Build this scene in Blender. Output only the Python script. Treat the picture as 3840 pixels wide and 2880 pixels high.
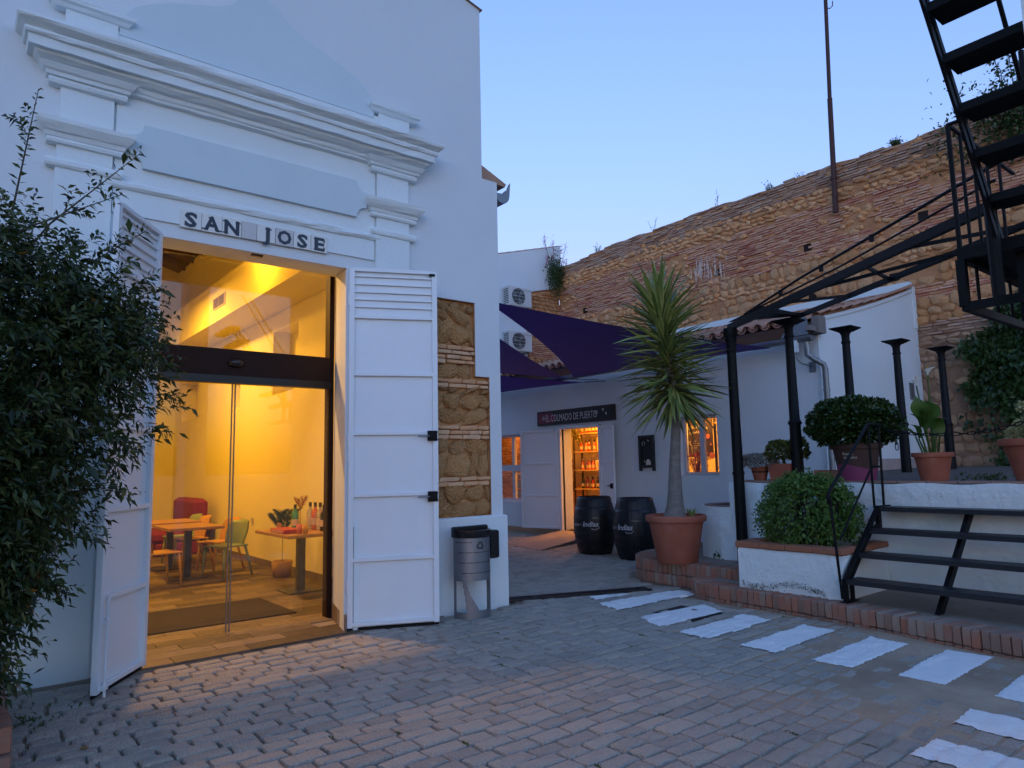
import bpy, bmesh, math, random
import numpy as np
from mathutils import Vector, Matrix
random.seed(7); np.random.seed(7)
for o in list(bpy.data.objects): bpy.data.objects.remove(o)
SC = bpy.context.scene; COL = SC.collection; R = math.radians
# ---------------------------------------------------------------- camera (world X runs along the white facade, Y runs into it, Z up; metres)
FPX, YAW, PITCH, ROLL, EYE = 2600.0, 51.253, 6.77, -1.174, 1.5
def cam_axes():
    y, p, r = R(YAW), R(PITCH), R(ROLL)
    f = Vector((math.cos(p)*math.cos(y), math.cos(p)*math.sin(y), math.sin(p)))
    rt = Vector((math.sin(y), -math.cos(y), 0)); up = rt.cross(f)
    return math.cos(r)*rt+math.sin(r)*up, -math.sin(r)*rt+math.cos(r)*up, f
RT, UP, FW = cam_axes()
cd = bpy.data.cameras.new('camera'); cam = bpy.data.objects.new('camera', cd); COL.objects.link(cam)
cam.matrix_world = Matrix(((RT.x, UP.x, -FW.x, 0), (RT.y, UP.y, -FW.y, 0), (RT.z, UP.z, -FW.z, EYE), (0, 0, 0, 1)))
cd.sensor_width = 36; cd.lens = FPX/3840*36; cd.clip_start = 0.05; cd.clip_end = 2000
SC.camera = cam
# ---------------------------------------------------------------- dusk sky, weak soft sun, exposure
SUN_EL, SUN_AZ = -1.4, 232.0         # just after sunset, the glow is behind the camera
w = bpy.data.worlds.new('World'); SC.world = w; w.use_nodes = True
nt = w.node_tree; bg = nt.nodes['Background']; sky = nt.nodes.new('ShaderNodeTexSky')
sky.sky_type = 'NISHITA'; sky.sun_disc = False; sky.sun_elevation = R(SUN_EL)
sky.sun_rotation = R(90-SUN_AZ); sky.air_density = 1.0; sky.dust_density = 2.0; sky.ozone_density = 2.3
nt.links.new(sky.outputs[0], bg.inputs[0]); bg.inputs[1].default_value = 0.15
sd = bpy.data.lights.new('sun', 'SUN'); so = bpy.data.objects.new('sun', sd); COL.objects.link(so)
sd.energy = 0.004; sd.angle = R(30); sd.color = (1, .8, .65)
sv = Vector((math.cos(R(SUN_EL))*math.cos(R(SUN_AZ)), math.cos(R(SUN_EL))*math.sin(R(SUN_AZ)), math.sin(R(SUN_EL))))
so.rotation_euler = sv.to_track_quat('Z', 'Y').to_euler(); so.location = sv*30
vs = SC.view_settings; vs.view_transform = 'Standard'; vs.look = 'None'; vs.gamma = 1; vs.use_curve_mapping = False
vs.exposure = 5.15
# ---------------------------------------------------------------- pixel -> place (pixels of a 2212 px wide view of the photograph)
def ray(x, y):
    k = 3840/2212
    return RT*((x*k-1920)/FPX)-UP*((y*k-1440)/FPX)+FW
CAMP = Vector((0, 0, EYE))
def onz(x, y, z=0): d = ray(x, y); return CAMP+d*((z-EYE)/d.z)
def ony(x, y, Y): d = ray(x, y); return CAMP+d*(Y/d.y)
def onx(x, y, X): d = ray(x, y); return CAMP+d*(X/d.x)
def zm(x, y, ox, oy, s): return ((ox+x*s)*2212/3840, (oy+y*s)*2212/3840)
# ---------------------------------------------------------------- mesh helpers
WL = {}
def wl(o): return WL.get(o.name, Vector((0, 0, 0))) if o else Vector((0, 0, 0))
def tag(o, label=None, cat=None, group=None, kind=None):
    if label: o['label'] = label
    if cat: o['category'] = cat
    if group: o['group'] = group
    if kind: o['kind'] = kind
    return o
def thing(name, label, cat, loc=(0, 0, 0), group=None):
    o = bpy.data.objects.new(name, None); COL.objects.link(o); o.location = loc; o.empty_display_size = .1
    WL[o.name] = Vector(loc); return tag(o, label, cat, group)
def addobj(name, me, parent=None, loc=None, rot=None, label=None):
    o = bpy.data.objects.new(name, me); COL.objects.link(o)
    if parent: o.parent = parent
    if loc is not None: o.location = Vector(loc)-wl(parent)
    if rot is not None: o.rotation_euler = rot
    if label: o['label'] = label
    WL[o.name] = wl(parent) if loc is None else Vector(loc)
    return o
class MB:
    def __init__(s): s.v = []; s.f = []; s.r = []; s.rnd = 0.0
    def add(s, vs, fs):
        n = len(s.v); s.v += [tuple(p) for p in vs]
        for f in fs: s.f.append(tuple(i+n for i in f)); s.r.append(s.rnd)
        return s
    def box(s, a, b, rz=0, piv=None):
        x0, y0, z0 = (min(a[i], b[i]) for i in range(3)); x1, y1, z1 = (max(a[i], b[i]) for i in range(3))
        P = [(x0, y0, z0), (x1, y0, z0), (x1, y1, z0), (x0, y1, z0), (x0, y0, z1), (x1, y0, z1), (x1, y1, z1), (x0, y1, z1)]
        if rz:
            c, q = math.cos(rz), math.sin(rz); px, py = (piv or ((x0+x1)/2, (y0+y1)/2))[:2]
            P = [(px+(x-px)*c-(y-py)*q, py+(x-px)*q+(y-py)*c, z) for x, y, z in P]
        return s.add(P, [(3, 2, 1, 0), (4, 5, 6, 7), (0, 1, 5, 4), (1, 2, 6, 5), (2, 3, 7, 6), (3, 0, 4, 7)])
    def bbox(s, a, b, bev=.006):
        "box with chamfered edges (three stacked rings)"
        x0, y0, z0 = (min(a[i], b[i]) for i in range(3)); x1, y1, z1 = (max(a[i], b[i]) for i in range(3)); e = min(bev, (x1-x0)/3, (y1-y0)/3, (z1-z0)/3)
        V = []
        for z, k in ((z0, e), (z0+e, 0), (z1-e, 0), (z1, e)):
            V += [(x0+k, y0+k, z), (x1-k, y0+k, z), (x1-k, y1-k, z), (x0+k, y1-k, z)]
        F = [(3, 2, 1, 0), (12, 13, 14, 15)]
        for q in range(3):
            for i in range(4): j = (i+1) % 4; F.append((q*4+i, q*4+j, q*4+4+j, q*4+4+i))
        return s.add(V, F)
    def cyl(s, p0, p1, r0, r1=None, n=12, cap=True):
        r1 = r0 if r1 is None else r1; p0 = Vector(p0); p1 = Vector(p1); d = (p1-p0).normalized()
        a = d.orthogonal().normalized(); b = d.cross(a)
        V = [p0+(a*math.cos(2*math.pi*i/n)+b*math.sin(2*math.pi*i/n))*r0 for i in range(n)]+[p1+(a*math.cos(2*math.pi*i/n)+b*math.sin(2*math.pi*i/n))*r1 for i in range(n)]
        F = [(i, (i+1) % n, n+(i+1) % n, n+i) for i in range(n)]
        if cap: F += [tuple(range(n-1, -1, -1)), tuple(range(n, 2*n))]
        return s.add(V, F)
    def tube(s, pts, rad, n=8, cap=True):
        pts = [Vector(p) for p in pts]; rad = rad if isinstance(rad, (list, tuple)) else [rad]*len(pts)
        V = []; a = None
        for i, p in enumerate(pts):
            d = (pts[min(i+1, len(pts)-1)]-pts[max(i-1, 0)]).normalized()
            if a is None: a = d.orthogonal().normalized()
            a = (a-d*a.dot(d)).normalized(); b = d.cross(a)
            V += [p+(a*math.cos(2*math.pi*k/n)+b*math.sin(2*math.pi*k/n))*rad[i] for k in range(n)]
        m = len(pts); F = [(i*n+k, i*n+(k+1) % n, (i+1)*n+(k+1) % n, (i+1)*n+k) for i in range(m-1) for k in range(n)]
        if cap: F += [tuple(range(n-1, -1, -1)), tuple(range((m-1)*n, m*n))]
        return s.add(V, F)
    def bar(s, p0, p1, w, h, up=(0, 0, 1)):
        p0 = Vector(p0); p1 = Vector(p1); d = (p1-p0).normalized(); u = Vector(up); u = (u-d*u.dot(d))
        u = u.normalized() if u.length > 1e-4 else d.orthogonal().normalized(); q = d.cross(u)
        V = [p+q*(sx*w/2)+u*(sz*h/2) for p in (p0, p1) for sx, sz in ((-1, -1), (1, -1), (1, 1), (-1, 1))]
        return s.add(V, [(3, 2, 1, 0), (4, 5, 6, 7), (0, 1, 5, 4), (1, 2, 6, 5), (2, 3, 7, 6), (3, 0, 4, 7)])
    def lathe(s, c, prof, n=24, a0=0, a1=2*math.pi):
        full = abs(a1-a0-2*math.pi) < 1e-6; m = n if full else n+1; V = []
        for r, z in prof:
            for i in range(m):
                t = a0+(a1-a0)*i/n; V.append((c[0]+r*math.cos(t), c[1]+r*math.sin(t), c[2]+z))
        F = []
        for k in range(len(prof)-1):
            for i in range(n):
                j = (i+1) % m if full else i+1
                F.append((k*m+i, k*m+j, (k+1)*m+j, (k+1)*m+i))
        return s.add(V, F)
    def prism(s, poly, axis, a, b):
        "extrude a 2D polygon along an axis: axis 'y' -> poly is (x,z); 'x' -> (y,z); 'z' -> (x,y)"
        def P(u, v, t): return {'y': (u, t, v), 'x': (t, u, v), 'z': (u, v, t)}[axis]
        n = len(poly); V = [P(u, v, a) for u, v in poly]+[P(u, v, b) for u, v in poly]
        return s.add(V, [tuple(range(n)), tuple(range(2*n-1, n-1, -1))]+[(i, n+i, n+(i+1) % n, (i+1) % n) for i in range(n)])
    def mesh(s, name, off=Vector((0, 0, 0)), smooth=False):
        me = bpy.data.meshes.new(name); me.from_pydata([(x-off[0], y-off[1], z-off[2]) for x, y, z in s.v], [], s.f)
        if any(s.r):
            at = me.attributes.new('rnd', 'FLOAT', 'FACE'); at.data.foreach_set('value', s.r)
        if smooth: me.polygons.foreach_set('use_smooth', [True]*len(me.polygons))
        me.update(); return me
    def build(s, name, mat, parent=None, smooth=False, fix=True, label=None, auto=None):
        off = wl(parent); me = s.mesh(name, off, smooth or auto is not None)
        if fix:
            bm = bmesh.new(); bm.from_mesh(me); bmesh.ops.recalc_face_normals(bm, faces=bm.faces); bm.to_mesh(me); bm.free()
        if auto is not None: me.set_sharp_from_angle(angle=R(auto))
        me.materials.append(mat); return addobj(name, me, parent, label=label)
def holed(mb, us, vs_, holes, P, flip=False):
    "grid sheet with rectangular holes; P(u,v)->point"
    U = sorted(set(list(us)+[h[0] for h in holes]+[h[1] for h in holes])); V = sorted(set(list(vs_)+[h[2] for h in holes]+[h[3] for h in holes]))
    U = [u for u in U if us[0] <= u <= us[1]]; V = [v for v in V if vs_[0] <= v <= vs_[1]]
    for i in range(len(U)-1):
        for j in range(len(V)-1):
            cu, cv = (U[i]+U[i+1])/2, (V[j]+V[j+1])/2
            if any(h[0] < cu < h[1] and h[2] < cv < h[3] for h in holes): continue
            q = [P(U[i], V[j]), P(U[i+1], V[j]), P(U[i+1], V[j+1]), P(U[i], V[j+1])]
            mb.add(q, [(0, 1, 2, 3)])
def np_mesh(name, V, F, mat, parent=None, rnd=None, label=None, smooth=False):
    "big meshes from numpy arrays (all faces with the same corner count)"
    me = bpy.data.meshes.new(name); k = F.shape[1]; off = np.array(wl(parent))
    me.vertices.add(len(V)); me.vertices.foreach_set('co', (V-off).astype(np.float32).ravel())
    me.loops.add(F.size); me.loops.foreach_set('vertex_index', F.astype(np.int32).ravel())
    me.polygons.add(len(F)); me.polygons.foreach_set('loop_start', np.arange(len(F), dtype=np.int32)*k)
    if smooth: me.polygons.foreach_set('use_smooth', [True]*len(F))
    me.update(calc_edges=True)
    if rnd is not None:
        at = me.attributes.new('rnd', 'FLOAT', 'FACE'); at.data.foreach_set('value', rnd.astype(np.float32))
    me.validate(); me.materials.append(mat); return addobj(name, me, parent, label=label)
def leaves(name, P, D, L, Wd, mat, parent, up=None, fold=.25, droop=.15, label=None):
    "leaf blades: base P, direction D, length L, width Wd; 3 quads-ish (6 verts, 4 tris) each"
    n = len(P); D = D/np.linalg.norm(D, axis=1, keepdims=True)
    U = np.random.normal(size=(n, 3)) if up is None else up+np.random.normal(size=(n, 3))*.35
    S = np.cross(D, U); S /= np.linalg.norm(S, axis=1, keepdims=True)+1e-9; N = np.cross(S, D)
    L = L[:, None]; Wd = Wd[:, None]; g = np.array([[0, 0, -1.0]])
    mid = P+D*L*.45; tip = P+D*L+g*L*droop
    lf = mid+S*Wd*.5+N*Wd*fold; rt = mid-S*Wd*.5+N*Wd*fold
    V = np.stack([P, rt, tip, lf, mid], 1).reshape(-1, 3); b = (np.arange(n)*5)[:, None]
    F = np.concatenate([b+np.array([[0, 1, 4]]), b+np.array([[1, 2, 4]]), b+np.array([[4, 2, 3]]), b+np.array([[0, 4, 3]])], 0)
    r = np.random.rand(n); o = np_mesh(name, V, F, mat, parent, np.tile(r, 4), label); return o
# ---------------------------------------------------------------- materials
MATS = {}
def material(name, cols, rough=.7, nscale=6.0, namt=.35, bump=0.0, bscale=40.0, metal=0.0, spec=.5, detail=6, piece=True, dirt=None, trans=0.0, coat=0.0, bdist=.01, stretch=None, rvar=0.0):
    """procedural surface: colour ramp driven by per-piece random value + noise; fine relief by noise bump.
    dirt = (colour, scale, threshold, amount) adds stains with a shape of their own"""
    if name in MATS: return MATS[name]
    m = bpy.data.materials.new(name); m.use_nodes = True; t = m.node_tree; N = t.nodes; L = t.links
    b = N['Principled BSDF']; b.inputs['Roughness'].default_value = rough; b.inputs['Metallic'].default_value = metal
    b.inputs['Specular IOR Level'].default_value = spec
    if coat: b.inputs['Coat Weight'].default_value = coat
    tc = N.new('ShaderNodeTexCoord'); co = tc.outputs['Object']
    if stretch:
        mp = N.new('ShaderNodeMapping'); mp.inputs['Scale'].default_value = stretch; L.new(co, mp.inputs[0]); co = mp.outputs[0]
    no = N.new('ShaderNodeTexNoise'); no.inputs['Scale'].default_value = nscale; no.inputs['Detail'].default_value = detail; no.inputs['Roughness'].default_value = .65
    L.new(co, no.inputs['Vector'])
    at = N.new('ShaderNodeAttribute'); at.attribute_name = 'rnd'; oi = N.new('ShaderNodeObjectInfo')
    ad = N.new('ShaderNodeMath'); ad.operation = 'ADD'; L.new(at.outputs['Fac'], ad.inputs[0])
    if piece: L.new(oi.outputs['Random'], ad.inputs[1])
    else: ad.inputs[1].default_value = 0.0
    fr = N.new('ShaderNodeMath'); fr.operation = 'FRACT'; L.new(ad.outputs[0], fr.inputs[0])
    mx = N.new('ShaderNodeMath'); mx.operation = 'MULTIPLY_ADD'; mx.inputs[1].default_value = namt*1.8; L.new(no.outputs['Fac'], mx.inputs[0])
    sc = N.new('ShaderNodeMath'); sc.operation = 'MULTIPLY_ADD'; sc.inputs[1].default_value = max(0, 1-namt); sc.inputs[2].default_value = -namt*.4 if piece or True else 0
    L.new(fr.outputs[0], sc.inputs[0]); L.new(sc.outputs[0], mx.inputs[2])
    rp = N.new('ShaderNodeValToRGB'); e = rp.color_ramp.elements
    cols = [c if len(c) == 4 else (*c, 1) for c in cols]
    if len(cols) == 1: cols = [tuple(v*.88 for v in cols[0][:3])+(1,), tuple(min(1, v*1.08) for v in cols[0][:3])+(1,)]
    e[0].color = cols[0]; e[1].color = cols[-1]
    for i, c in enumerate(cols[1:-1]): q = e.new((i+1)/(len(cols)-1)); q.color = c
    L.new(mx.outputs[0], rp.inputs[0]); out = rp.outputs[0]
    if dirt:
        for dc, ds, dt, da in (dirt if isinstance(dirt, list) else [dirt]):
            dn = N.new('ShaderNodeTexNoise'); dn.inputs['Scale'].default_value = ds; dn.inputs['Detail'].default_value = 8; dn.inputs['Roughness'].default_value = .7; L.new(tc.outputs['Object'], dn.inputs['Vector'])
            mr = N.new('ShaderNodeMapRange'); mr.inputs['From Min'].default_value = dt; mr.inputs['From Max'].default_value = dt+.12; mr.inputs['To Max'].default_value = da; L.new(dn.outputs['Fac'], mr.inputs['Value'])
            mc = N.new('ShaderNodeMix'); mc.data_type = 'RGBA'; L.new(mr.outputs[0], mc.inputs['Factor']); L.new(out, mc.inputs['A']); mc.inputs['B'].default_value = (*dc, 1); out = mc.outputs['Result']
    L.new(out, b.inputs['Base Color'])
    if rvar:
        rn = N.new('ShaderNodeMapRange'); rn.inputs['To Min'].default_value = rough-rvar; rn.inputs['To Max'].default_value = rough+rvar; L.new(no.outputs['Fac'], rn.inputs['Value']); L.new(rn.outputs[0], b.inputs['Roughness'])
    if bump:
        bn = N.new('ShaderNodeTexNoise'); bn.inputs['Scale'].default_value = bscale; bn.inputs['Detail'].default_value = 7; bn.inputs['Roughness'].default_value = .6; L.new(co, bn.inputs['Vector'])
        bp = N.new('ShaderNodeBump'); bp.inputs['Strength'].default_value = bump; bp.inputs['Distance'].default_value = bdist; L.new(bn.outputs['Fac'], bp.inputs['Height']); L.new(bp.outputs[0], b.inputs['Normal'])
    if trans:
        b.inputs['Transmission Weight'].default_value = trans; b.inputs['IOR'].default_value = 1.45
    MATS[name] = m; return m
def leafmat(name, cols, rough=.45, tl=.25, namt=.2):
    m = material(name, cols, rough, 3, namt, spec=.4); b = m.node_tree.nodes['Principled BSDF']
    t = m.node_tree; tr = t.nodes.new('ShaderNodeBsdfTranslucent'); ms = t.nodes.new('ShaderNodeMixShader'); ms.inputs[0].default_value = tl
    src = b.inputs['Base Color'].links[0].from_socket; t.links.new(src, tr.inputs[0])
    o = t.nodes['Material Output']; t.links.new(b.outputs[0], ms.inputs[1]); t.links.new(tr.outputs[0], ms.inputs[2]); t.links.new(ms.outputs[0], o.inputs[0]); return m
def emat(name, col, s):
    m = bpy.data.materials.new(name); m.use_nodes = True; b = m.node_tree.nodes['Principled BSDF']
    b.inputs['Base Color'].default_value = (*col, 1); b.inputs['Emission Color'].default_value = (*col, 1); b.inputs['Emission Strength'].default_value = s; return m
def glassmat(name, tint=(1, 1, 1), refl=.07):
    m = bpy.data.materials.new(name); m.use_nodes = True; t = m.node_tree; N = t.nodes; N.remove(N['Principled BSDF'])
    tr = N.new('ShaderNodeBsdfTransparent'); tr.inputs[0].default_value = (*tint, 1); gl = N.new('ShaderNodeBsdfGlossy'); gl.inputs['Roughness'].default_value = .01
    fr = N.new('ShaderNodeFresnel'); ms = N.new('ShaderNodeMixShader'); ge = N.new('ShaderNodeNewGeometry'); mr = N.new('ShaderNodeMapRange'); mr.inputs['To Min'].default_value = 1.5; mr.inputs['To Max'].default_value = 1/1.5
    t.links.new(ge.outputs['Backfacing'], mr.inputs['Value']); t.links.new(mr.outputs[0], fr.inputs[0])
    t.links.new(fr.outputs[0], ms.inputs[0]); t.links.new(tr.outputs[0], ms.inputs[1]); t.links.new(gl.outputs[0], ms.inputs[2]); t.links.new(ms.outputs[0], N['Material Output'].inputs[0]); return m
def textmesh(s, size=1.0, shear=0.0, bold=0.0, width=1.0):
    "default-font lettering as (verts, faces) in the xy plane, origin bottom left"
    c = bpy.data.curves.new('t', 'FONT'); c.body = s; c.size = size; c.shear = shear; c.offset = bold; c.resolution_u = 2
    o = bpy.data.objects.new('t', c); COL.objects.link(o); dg = bpy.context.evaluated_depsgraph_get(); me = o.evaluated_get(dg).to_mesh()
    V = [(v.co.x*width, v.co.y) for v in me.vertices]; F = [tuple(p.vertices) for p in me.polygons]
    o.evaluated_get(dg).to_mesh_clear(); bpy.data.objects.remove(o); bpy.data.curves.remove(c); return V, F
def letters(mb, s, P, size, **k):
    "place lettering with P(x,y)->3D point"
    V, F = textmesh(s, size, **k); mb.add([P(x, y) for x, y in V], F); return max(v[0] for v in V) if V else 0
# palette
white = material('white_plaster', [(.64, .71, .73), (.74, .81, .82)], .85, 1.6, .5, .35, 22, piece=False, bdist=.012, dirt=((.5, .5, .5), 2.3, .66, .25))
lilac = material('off_white_wall_plaster', [(.60, .65, .68), (.70, .75, .77)], .9, 1.1, .5, .30, 30, piece=False, bdist=.01, dirt=((.42, .43, .45), 3.1, .70, .3))
rough_white = material('rough_whitewash', [(.60, .67, .68), (.78, .84, .84)], .9, 2.2, .6, .9, 9, piece=False, bdist=.03, dirt=[((.30, .31, .28), 4.5, .68, .35)])
mossy_white = material('mossy_whitewash', [(.60, .67, .68), (.78, .84, .84)], .9, 2.2, .6, .9, 9, piece=False, bdist=.03, dirt=[((.22, .23, .18), 3.5, .62, .45)])
wpaint = material('white_metal_paint', [(.64, .69, .73), (.74, .79, .82)], .42, 3, .5, .06, 60, piece=False, rvar=.08, dirt=((.4, .4, .4), 6, .72, .2))
black = material('black_iron', [(.003, .003, .004), (.008, .008, .010)], .55, 8, .5, .25, 60, piece=False, spec=.18, dirt=((.05, .025, .015), 9, .68, .5))
darkbrown = material('dark_bronze_frame', [(.020, .009, .007), (.032, .015, .011)], .6, 6, .5, piece=False, spec=.15)
terra = material('terracotta', [(.20, .055, .03), (.31, .09, .05), (.38, .14, .085)], .85, 5, .7, .3, 30, dirt=[((.40, .30, .25), 6, .58, .45), ((.12, .05, .035), 3, .60, .4)])
galv = material('galvanised_zinc', [(.18, .20, .22), (.30, .32, .34)], .45, 7, .7, .05, 50, metal=.7, piece=False)
# ================================================================= ground, setts, crossing, brick steps
granite = material('granite_sett', [(.31, .285, .245), (.41, .37, .315), (.47, .425, .36), (.53, .455, .37)], .78, 9, .4, 1.0, 60, bdist=.035, dirt=[((.60, .56, .50), 42, .60, .7), ((.12, .11, .10), 55, .60, .75), ((.14, .115, .10), 1.3, .62, .4)])
bed = material('sandy_joint_bed', [(.22, .155, .10), (.40, .30, .205), (.58, .45, .32)], .95, 1.4, .8, .8, 60, piece=False, dirt=[((.06, .06, .03), 9, .68, .7)])
stripe_m = material('white_road_paint', [(.80, .82, .81), (.90, .91, .89)], .8, 5, .7, .9, 45, piece=False, bdist=.02, dirt=[((.30, .27, .24), 18, .68, .75), ((.55, .53, .50), 5, .62, .6)])
brickm = material('worn_step_brick', [(.18, .125, .095), (.25, .15, .11), (.32, .135, .085), (.27, .21, .165), (.33, .255, .20)], .9, 5, .35, .7, 45, bdist=.012, dirt=[((.26, .22, .19), 6, .58, .55)])
cement = material('cement_paving', [(.22, .18, .145), (.34, .285, .235)], .92, 2.5, .8, .6, 50, piece=False, dirt=((.08, .07, .06), 2, .62, .5))
gr = MB(); gr.add([(-400, -400, -.06), (400, -400, -.06), (400, 400, -.06), (-400, 400, -.06)], [(0, 1, 2, 3)])
tag(gr.build('ground', bed), kind='structure')
def bedz(x, y):
    # the joints are washed out on the left, silted up flush with the stones towards the crossing on the right
    t = min(1, max(0, (x-2.6-.25*(y-2))/2.6)); t2 = min(1, max(0, (1-(y-2.5)/3)))
    n = .5*math.sin(x*3.1+1.7*math.sin(y*2.3))+.5*math.sin(y*4.3+x*1.1)
    return -.026+.0325*t*t2+.004*n*(.4+t*t2)
pav = tag(bpy.data.objects.new('cobbled_pavement', None), kind='structure'); COL.objects.link(pav); WL[pav.name] = Vector((0, 0, 0))
xs = np.linspace(-2.5, 10.4, 260); ys = np.linspace(.2, 15.4, 304)
V = np.array([(x, y, bedz(x, y)) for y in ys for x in xs]); nx, ny = len(xs), len(ys)
F = np.array([(j*nx+i, j*nx+i+1, (j+1)*nx+i+1, (j+1)*nx+i) for j in range(ny-1) for i in range(nx-1) if not (xs[i] < 4.7 and ys[j] > 6.3)])
np_mesh('joint_bed', V, F, bed, pav, smooth=True)
LOW = [(6.05, .6), (6.12, 1.4), (6.19, 1.8), (6.26, 2.15), (6.39, 2.9), (6.49, 3.7), (6.52, 4.3), (6.54, 4.75), (6.60, 4.98), (6.72, 5.13), (6.88, 5.22), (7.05, 5.25)]
UPP = [(7.00, 4.5), (7.00, 5.2), (7.005, 5.9), (7.04, 6.15), (7.15, 6.36), (7.34, 6.52), (7.6, 6.66), (7.85, 6.70), (8.15, 6.66), (8.5, 6.5), (8.75, 6.3)]
def inpoly(x, y, P):
    c = False; j = len(P)-1
    for i in range(len(P)):
        if (P[i][1] > y) != (P[j][1] > y) and x < (P[j][0]-P[i][0])*(y-P[i][1])/(P[j][1]-P[i][1])+P[i][0]: c = not c
        j = i
    return c
LOWP = LOW+[(10.2, 5.25), (10.2, .6)]; UPPP = UPP+[(8.9, 5.2), (8.9, 4.5)]
def free(x, y):
    if x < 4.86 and y > 6.10: return False
    if inpoly(x, y, LOWP) or inpoly(x, y, UPPP): return False
    if x > 10.18: return False
    az = math.degrees(math.atan2(y, x)); d = math.hypot(x, y)
    return d > 1.5 and 8 < az < 96 and x > -.6
def sett_geo(mb, cx, cy, l, wd, a, rnd, top=0.0, rs=random):
    mb.rnd = rnd; ca, sa = math.cos(a), math.sin(a); tx, ty = rs.uniform(-.025, .025), rs.uniform(-.03, .03)
    def q(u, v, z): u2, v2 = u*l/2, v*wd/2; return (cx+u2*ca-v2*sa, cy+u2*sa+v2*ca, z+top+tx*u2+ty*v2)
    j = [[(su*(1+rs.uniform(-.045, .03)), sv*(1+rs.uniform(-.07, .04))) for su, sv in ((-1, -1), (0, -1), (1, -1), (1, 0), (1, 1), (0, 1), (-1, 1), (-1, 0))]][0]
    V = [q(u, v, -.06) for u, v in j]+[q(u, v, -.016) for u, v in j]+[q(u*.955, v*.93, -.003+rs.uniform(-.002, .001)) for u, v in j]+[q(u*.80, v*.72, rs.uniform(.000, .0045)) for u, v in j]+[q(0, 0, .003)]
    F = [(r*8+i, r*8+(i+1) % 8, r*8+8+(i+1) % 8, r*8+8+i) for r in range(3) for i in range(8)]+[(24+i, 24+(i+1) % 8, 32) for i in range(8)]
    mb.add(V, F)
allsetts = []; y = .35; row = 0
while y < 15.2:
    wd = random.uniform(.108, .138); x = -.7+random.uniform(0, .2)+.03*math.sin(row)
    while x < 10.2:
        l = random.choice((.17, .20, .22, .24, .26))*random.uniform(.94, 1.06)
        cx, cy = x+l/2, y+wd/2+.018*math.sin((x+row*.07)*1.1)+.010*math.sin(x*3.3+row)
        if free(cx, cy) and free(x+.01, cy) and free(x+l-.01, cy): allsetts.append((cx, cy, l-random.uniform(.008, .018), wd-random.uniform(.007, .015), random.uniform(-.06, .06), random.uniform(-.008, .006)))
        x += l
    y += wd; row += 1
allsetts.sort(key=lambda s: math.hypot(s[0], s[1])+(3 if not 13 < math.degrees(math.atan2(s[1], s[0])) < 89 else 0)+(1.5 if math.hypot(s[0], s[1]) < 3.0 and False else 0))
vis = [s for s in allsetts if math.hypot(s[0], s[1]) > 2.95 and 14 < math.degrees(math.atan2(s[1], s[0])) < 88.5]
near = vis[:300]; nearset = set(id(s) for s in near)
SV = []
for k in range(14):
    b = MB(); sett_geo(b, 0, 0, .21, .122, 0, 0.0); me = b.mesh('sett'); bmx = bmesh.new(); bmx.from_mesh(me); bmesh.ops.recalc_face_normals(bmx, faces=bmx.faces); bmx.to_mesh(me); bmx.free(); me.materials.append(granite); SV.append(me)
for s in near:
    o = addobj('sett', random.choice(SV), pav, (s[0], s[1], s[5]), (0, 0, s[4])); o.scale = (s[2]/.21, s[3]/.122, 1)
b = MB()
for s in allsetts:
    if id(s) not in nearset: sett_geo(b, s[0], s[1], s[2], s[3], s[4], random.uniform(.001, .999), s[5])
tag(b.build('setts_beyond', granite, pav), kind='stuff')
# white crossing stripes painted on the setts
GRID = {}
for s_ in allsetts:
    for gx in range(int((s_[0]-.2)*5), int((s_[0]+.2)*5)+1):
        for gy in range(int((s_[1]-.1)*5), int((s_[1]+.1)*5)+1): GRID.setdefault((gx, gy), []).append(s_)
def surf(x, y):
    "height of the paved surface under the paint: sett tops, sunk joints"
    if 5.59 < x < 6.10 and 4.29 < y < 4.81: return .0125
    for s_ in GRID.get((int(x*5), int(y*5)), ()):
        u, v = abs(x-s_[0])/(s_[2]/2), abs(y-s_[1])/(s_[3]/2)
        if u < 1.02 and v < 1.02: return max(s_[5]+.0135-.006*max(0, max(u, v)-.72)/.28, bedz(x, y)+.006)
    return max(bedz(x, y)+.008, -.002)
def stripe(poly, label):
    b = MB(); P = [Vector((*p, 0)) for p in poly]; L_ = (P[3]-P[0]).length; W_ = (P[1]-P[0]).length; n, m = max(8, int(L_/.018)), max(5, int(W_/.018)); V = []
    for i in range(n+1):
        for j in range(m+1):
            u, v = i/n, j/m; p = (P[0]*(1-u)+P[3]*u)*(1-v)+(P[1]*(1-u)+P[2]*u)*v
            eg = i in (0, n) or j in (0, m)
            p = p+Vector((random.uniform(-1, 1), random.uniform(-1, 1), 0))*(.007 if eg else .002)
            V.append((p.x, p.y, surf(p.x, p.y)+random.uniform(-.0006, .0006)-(.004 if eg else 0)))
    b.add(V, [(i*(m+1)+j, (i+1)*(m+1)+j, (i+1)*(m+1)+j+1, i*(m+1)+j+1) for i in range(n) for j in range(m)])
    return tag(b.build('crossing_stripe', stripe_m, None, True), label, 'road marking', 'white crossing stripes')
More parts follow.
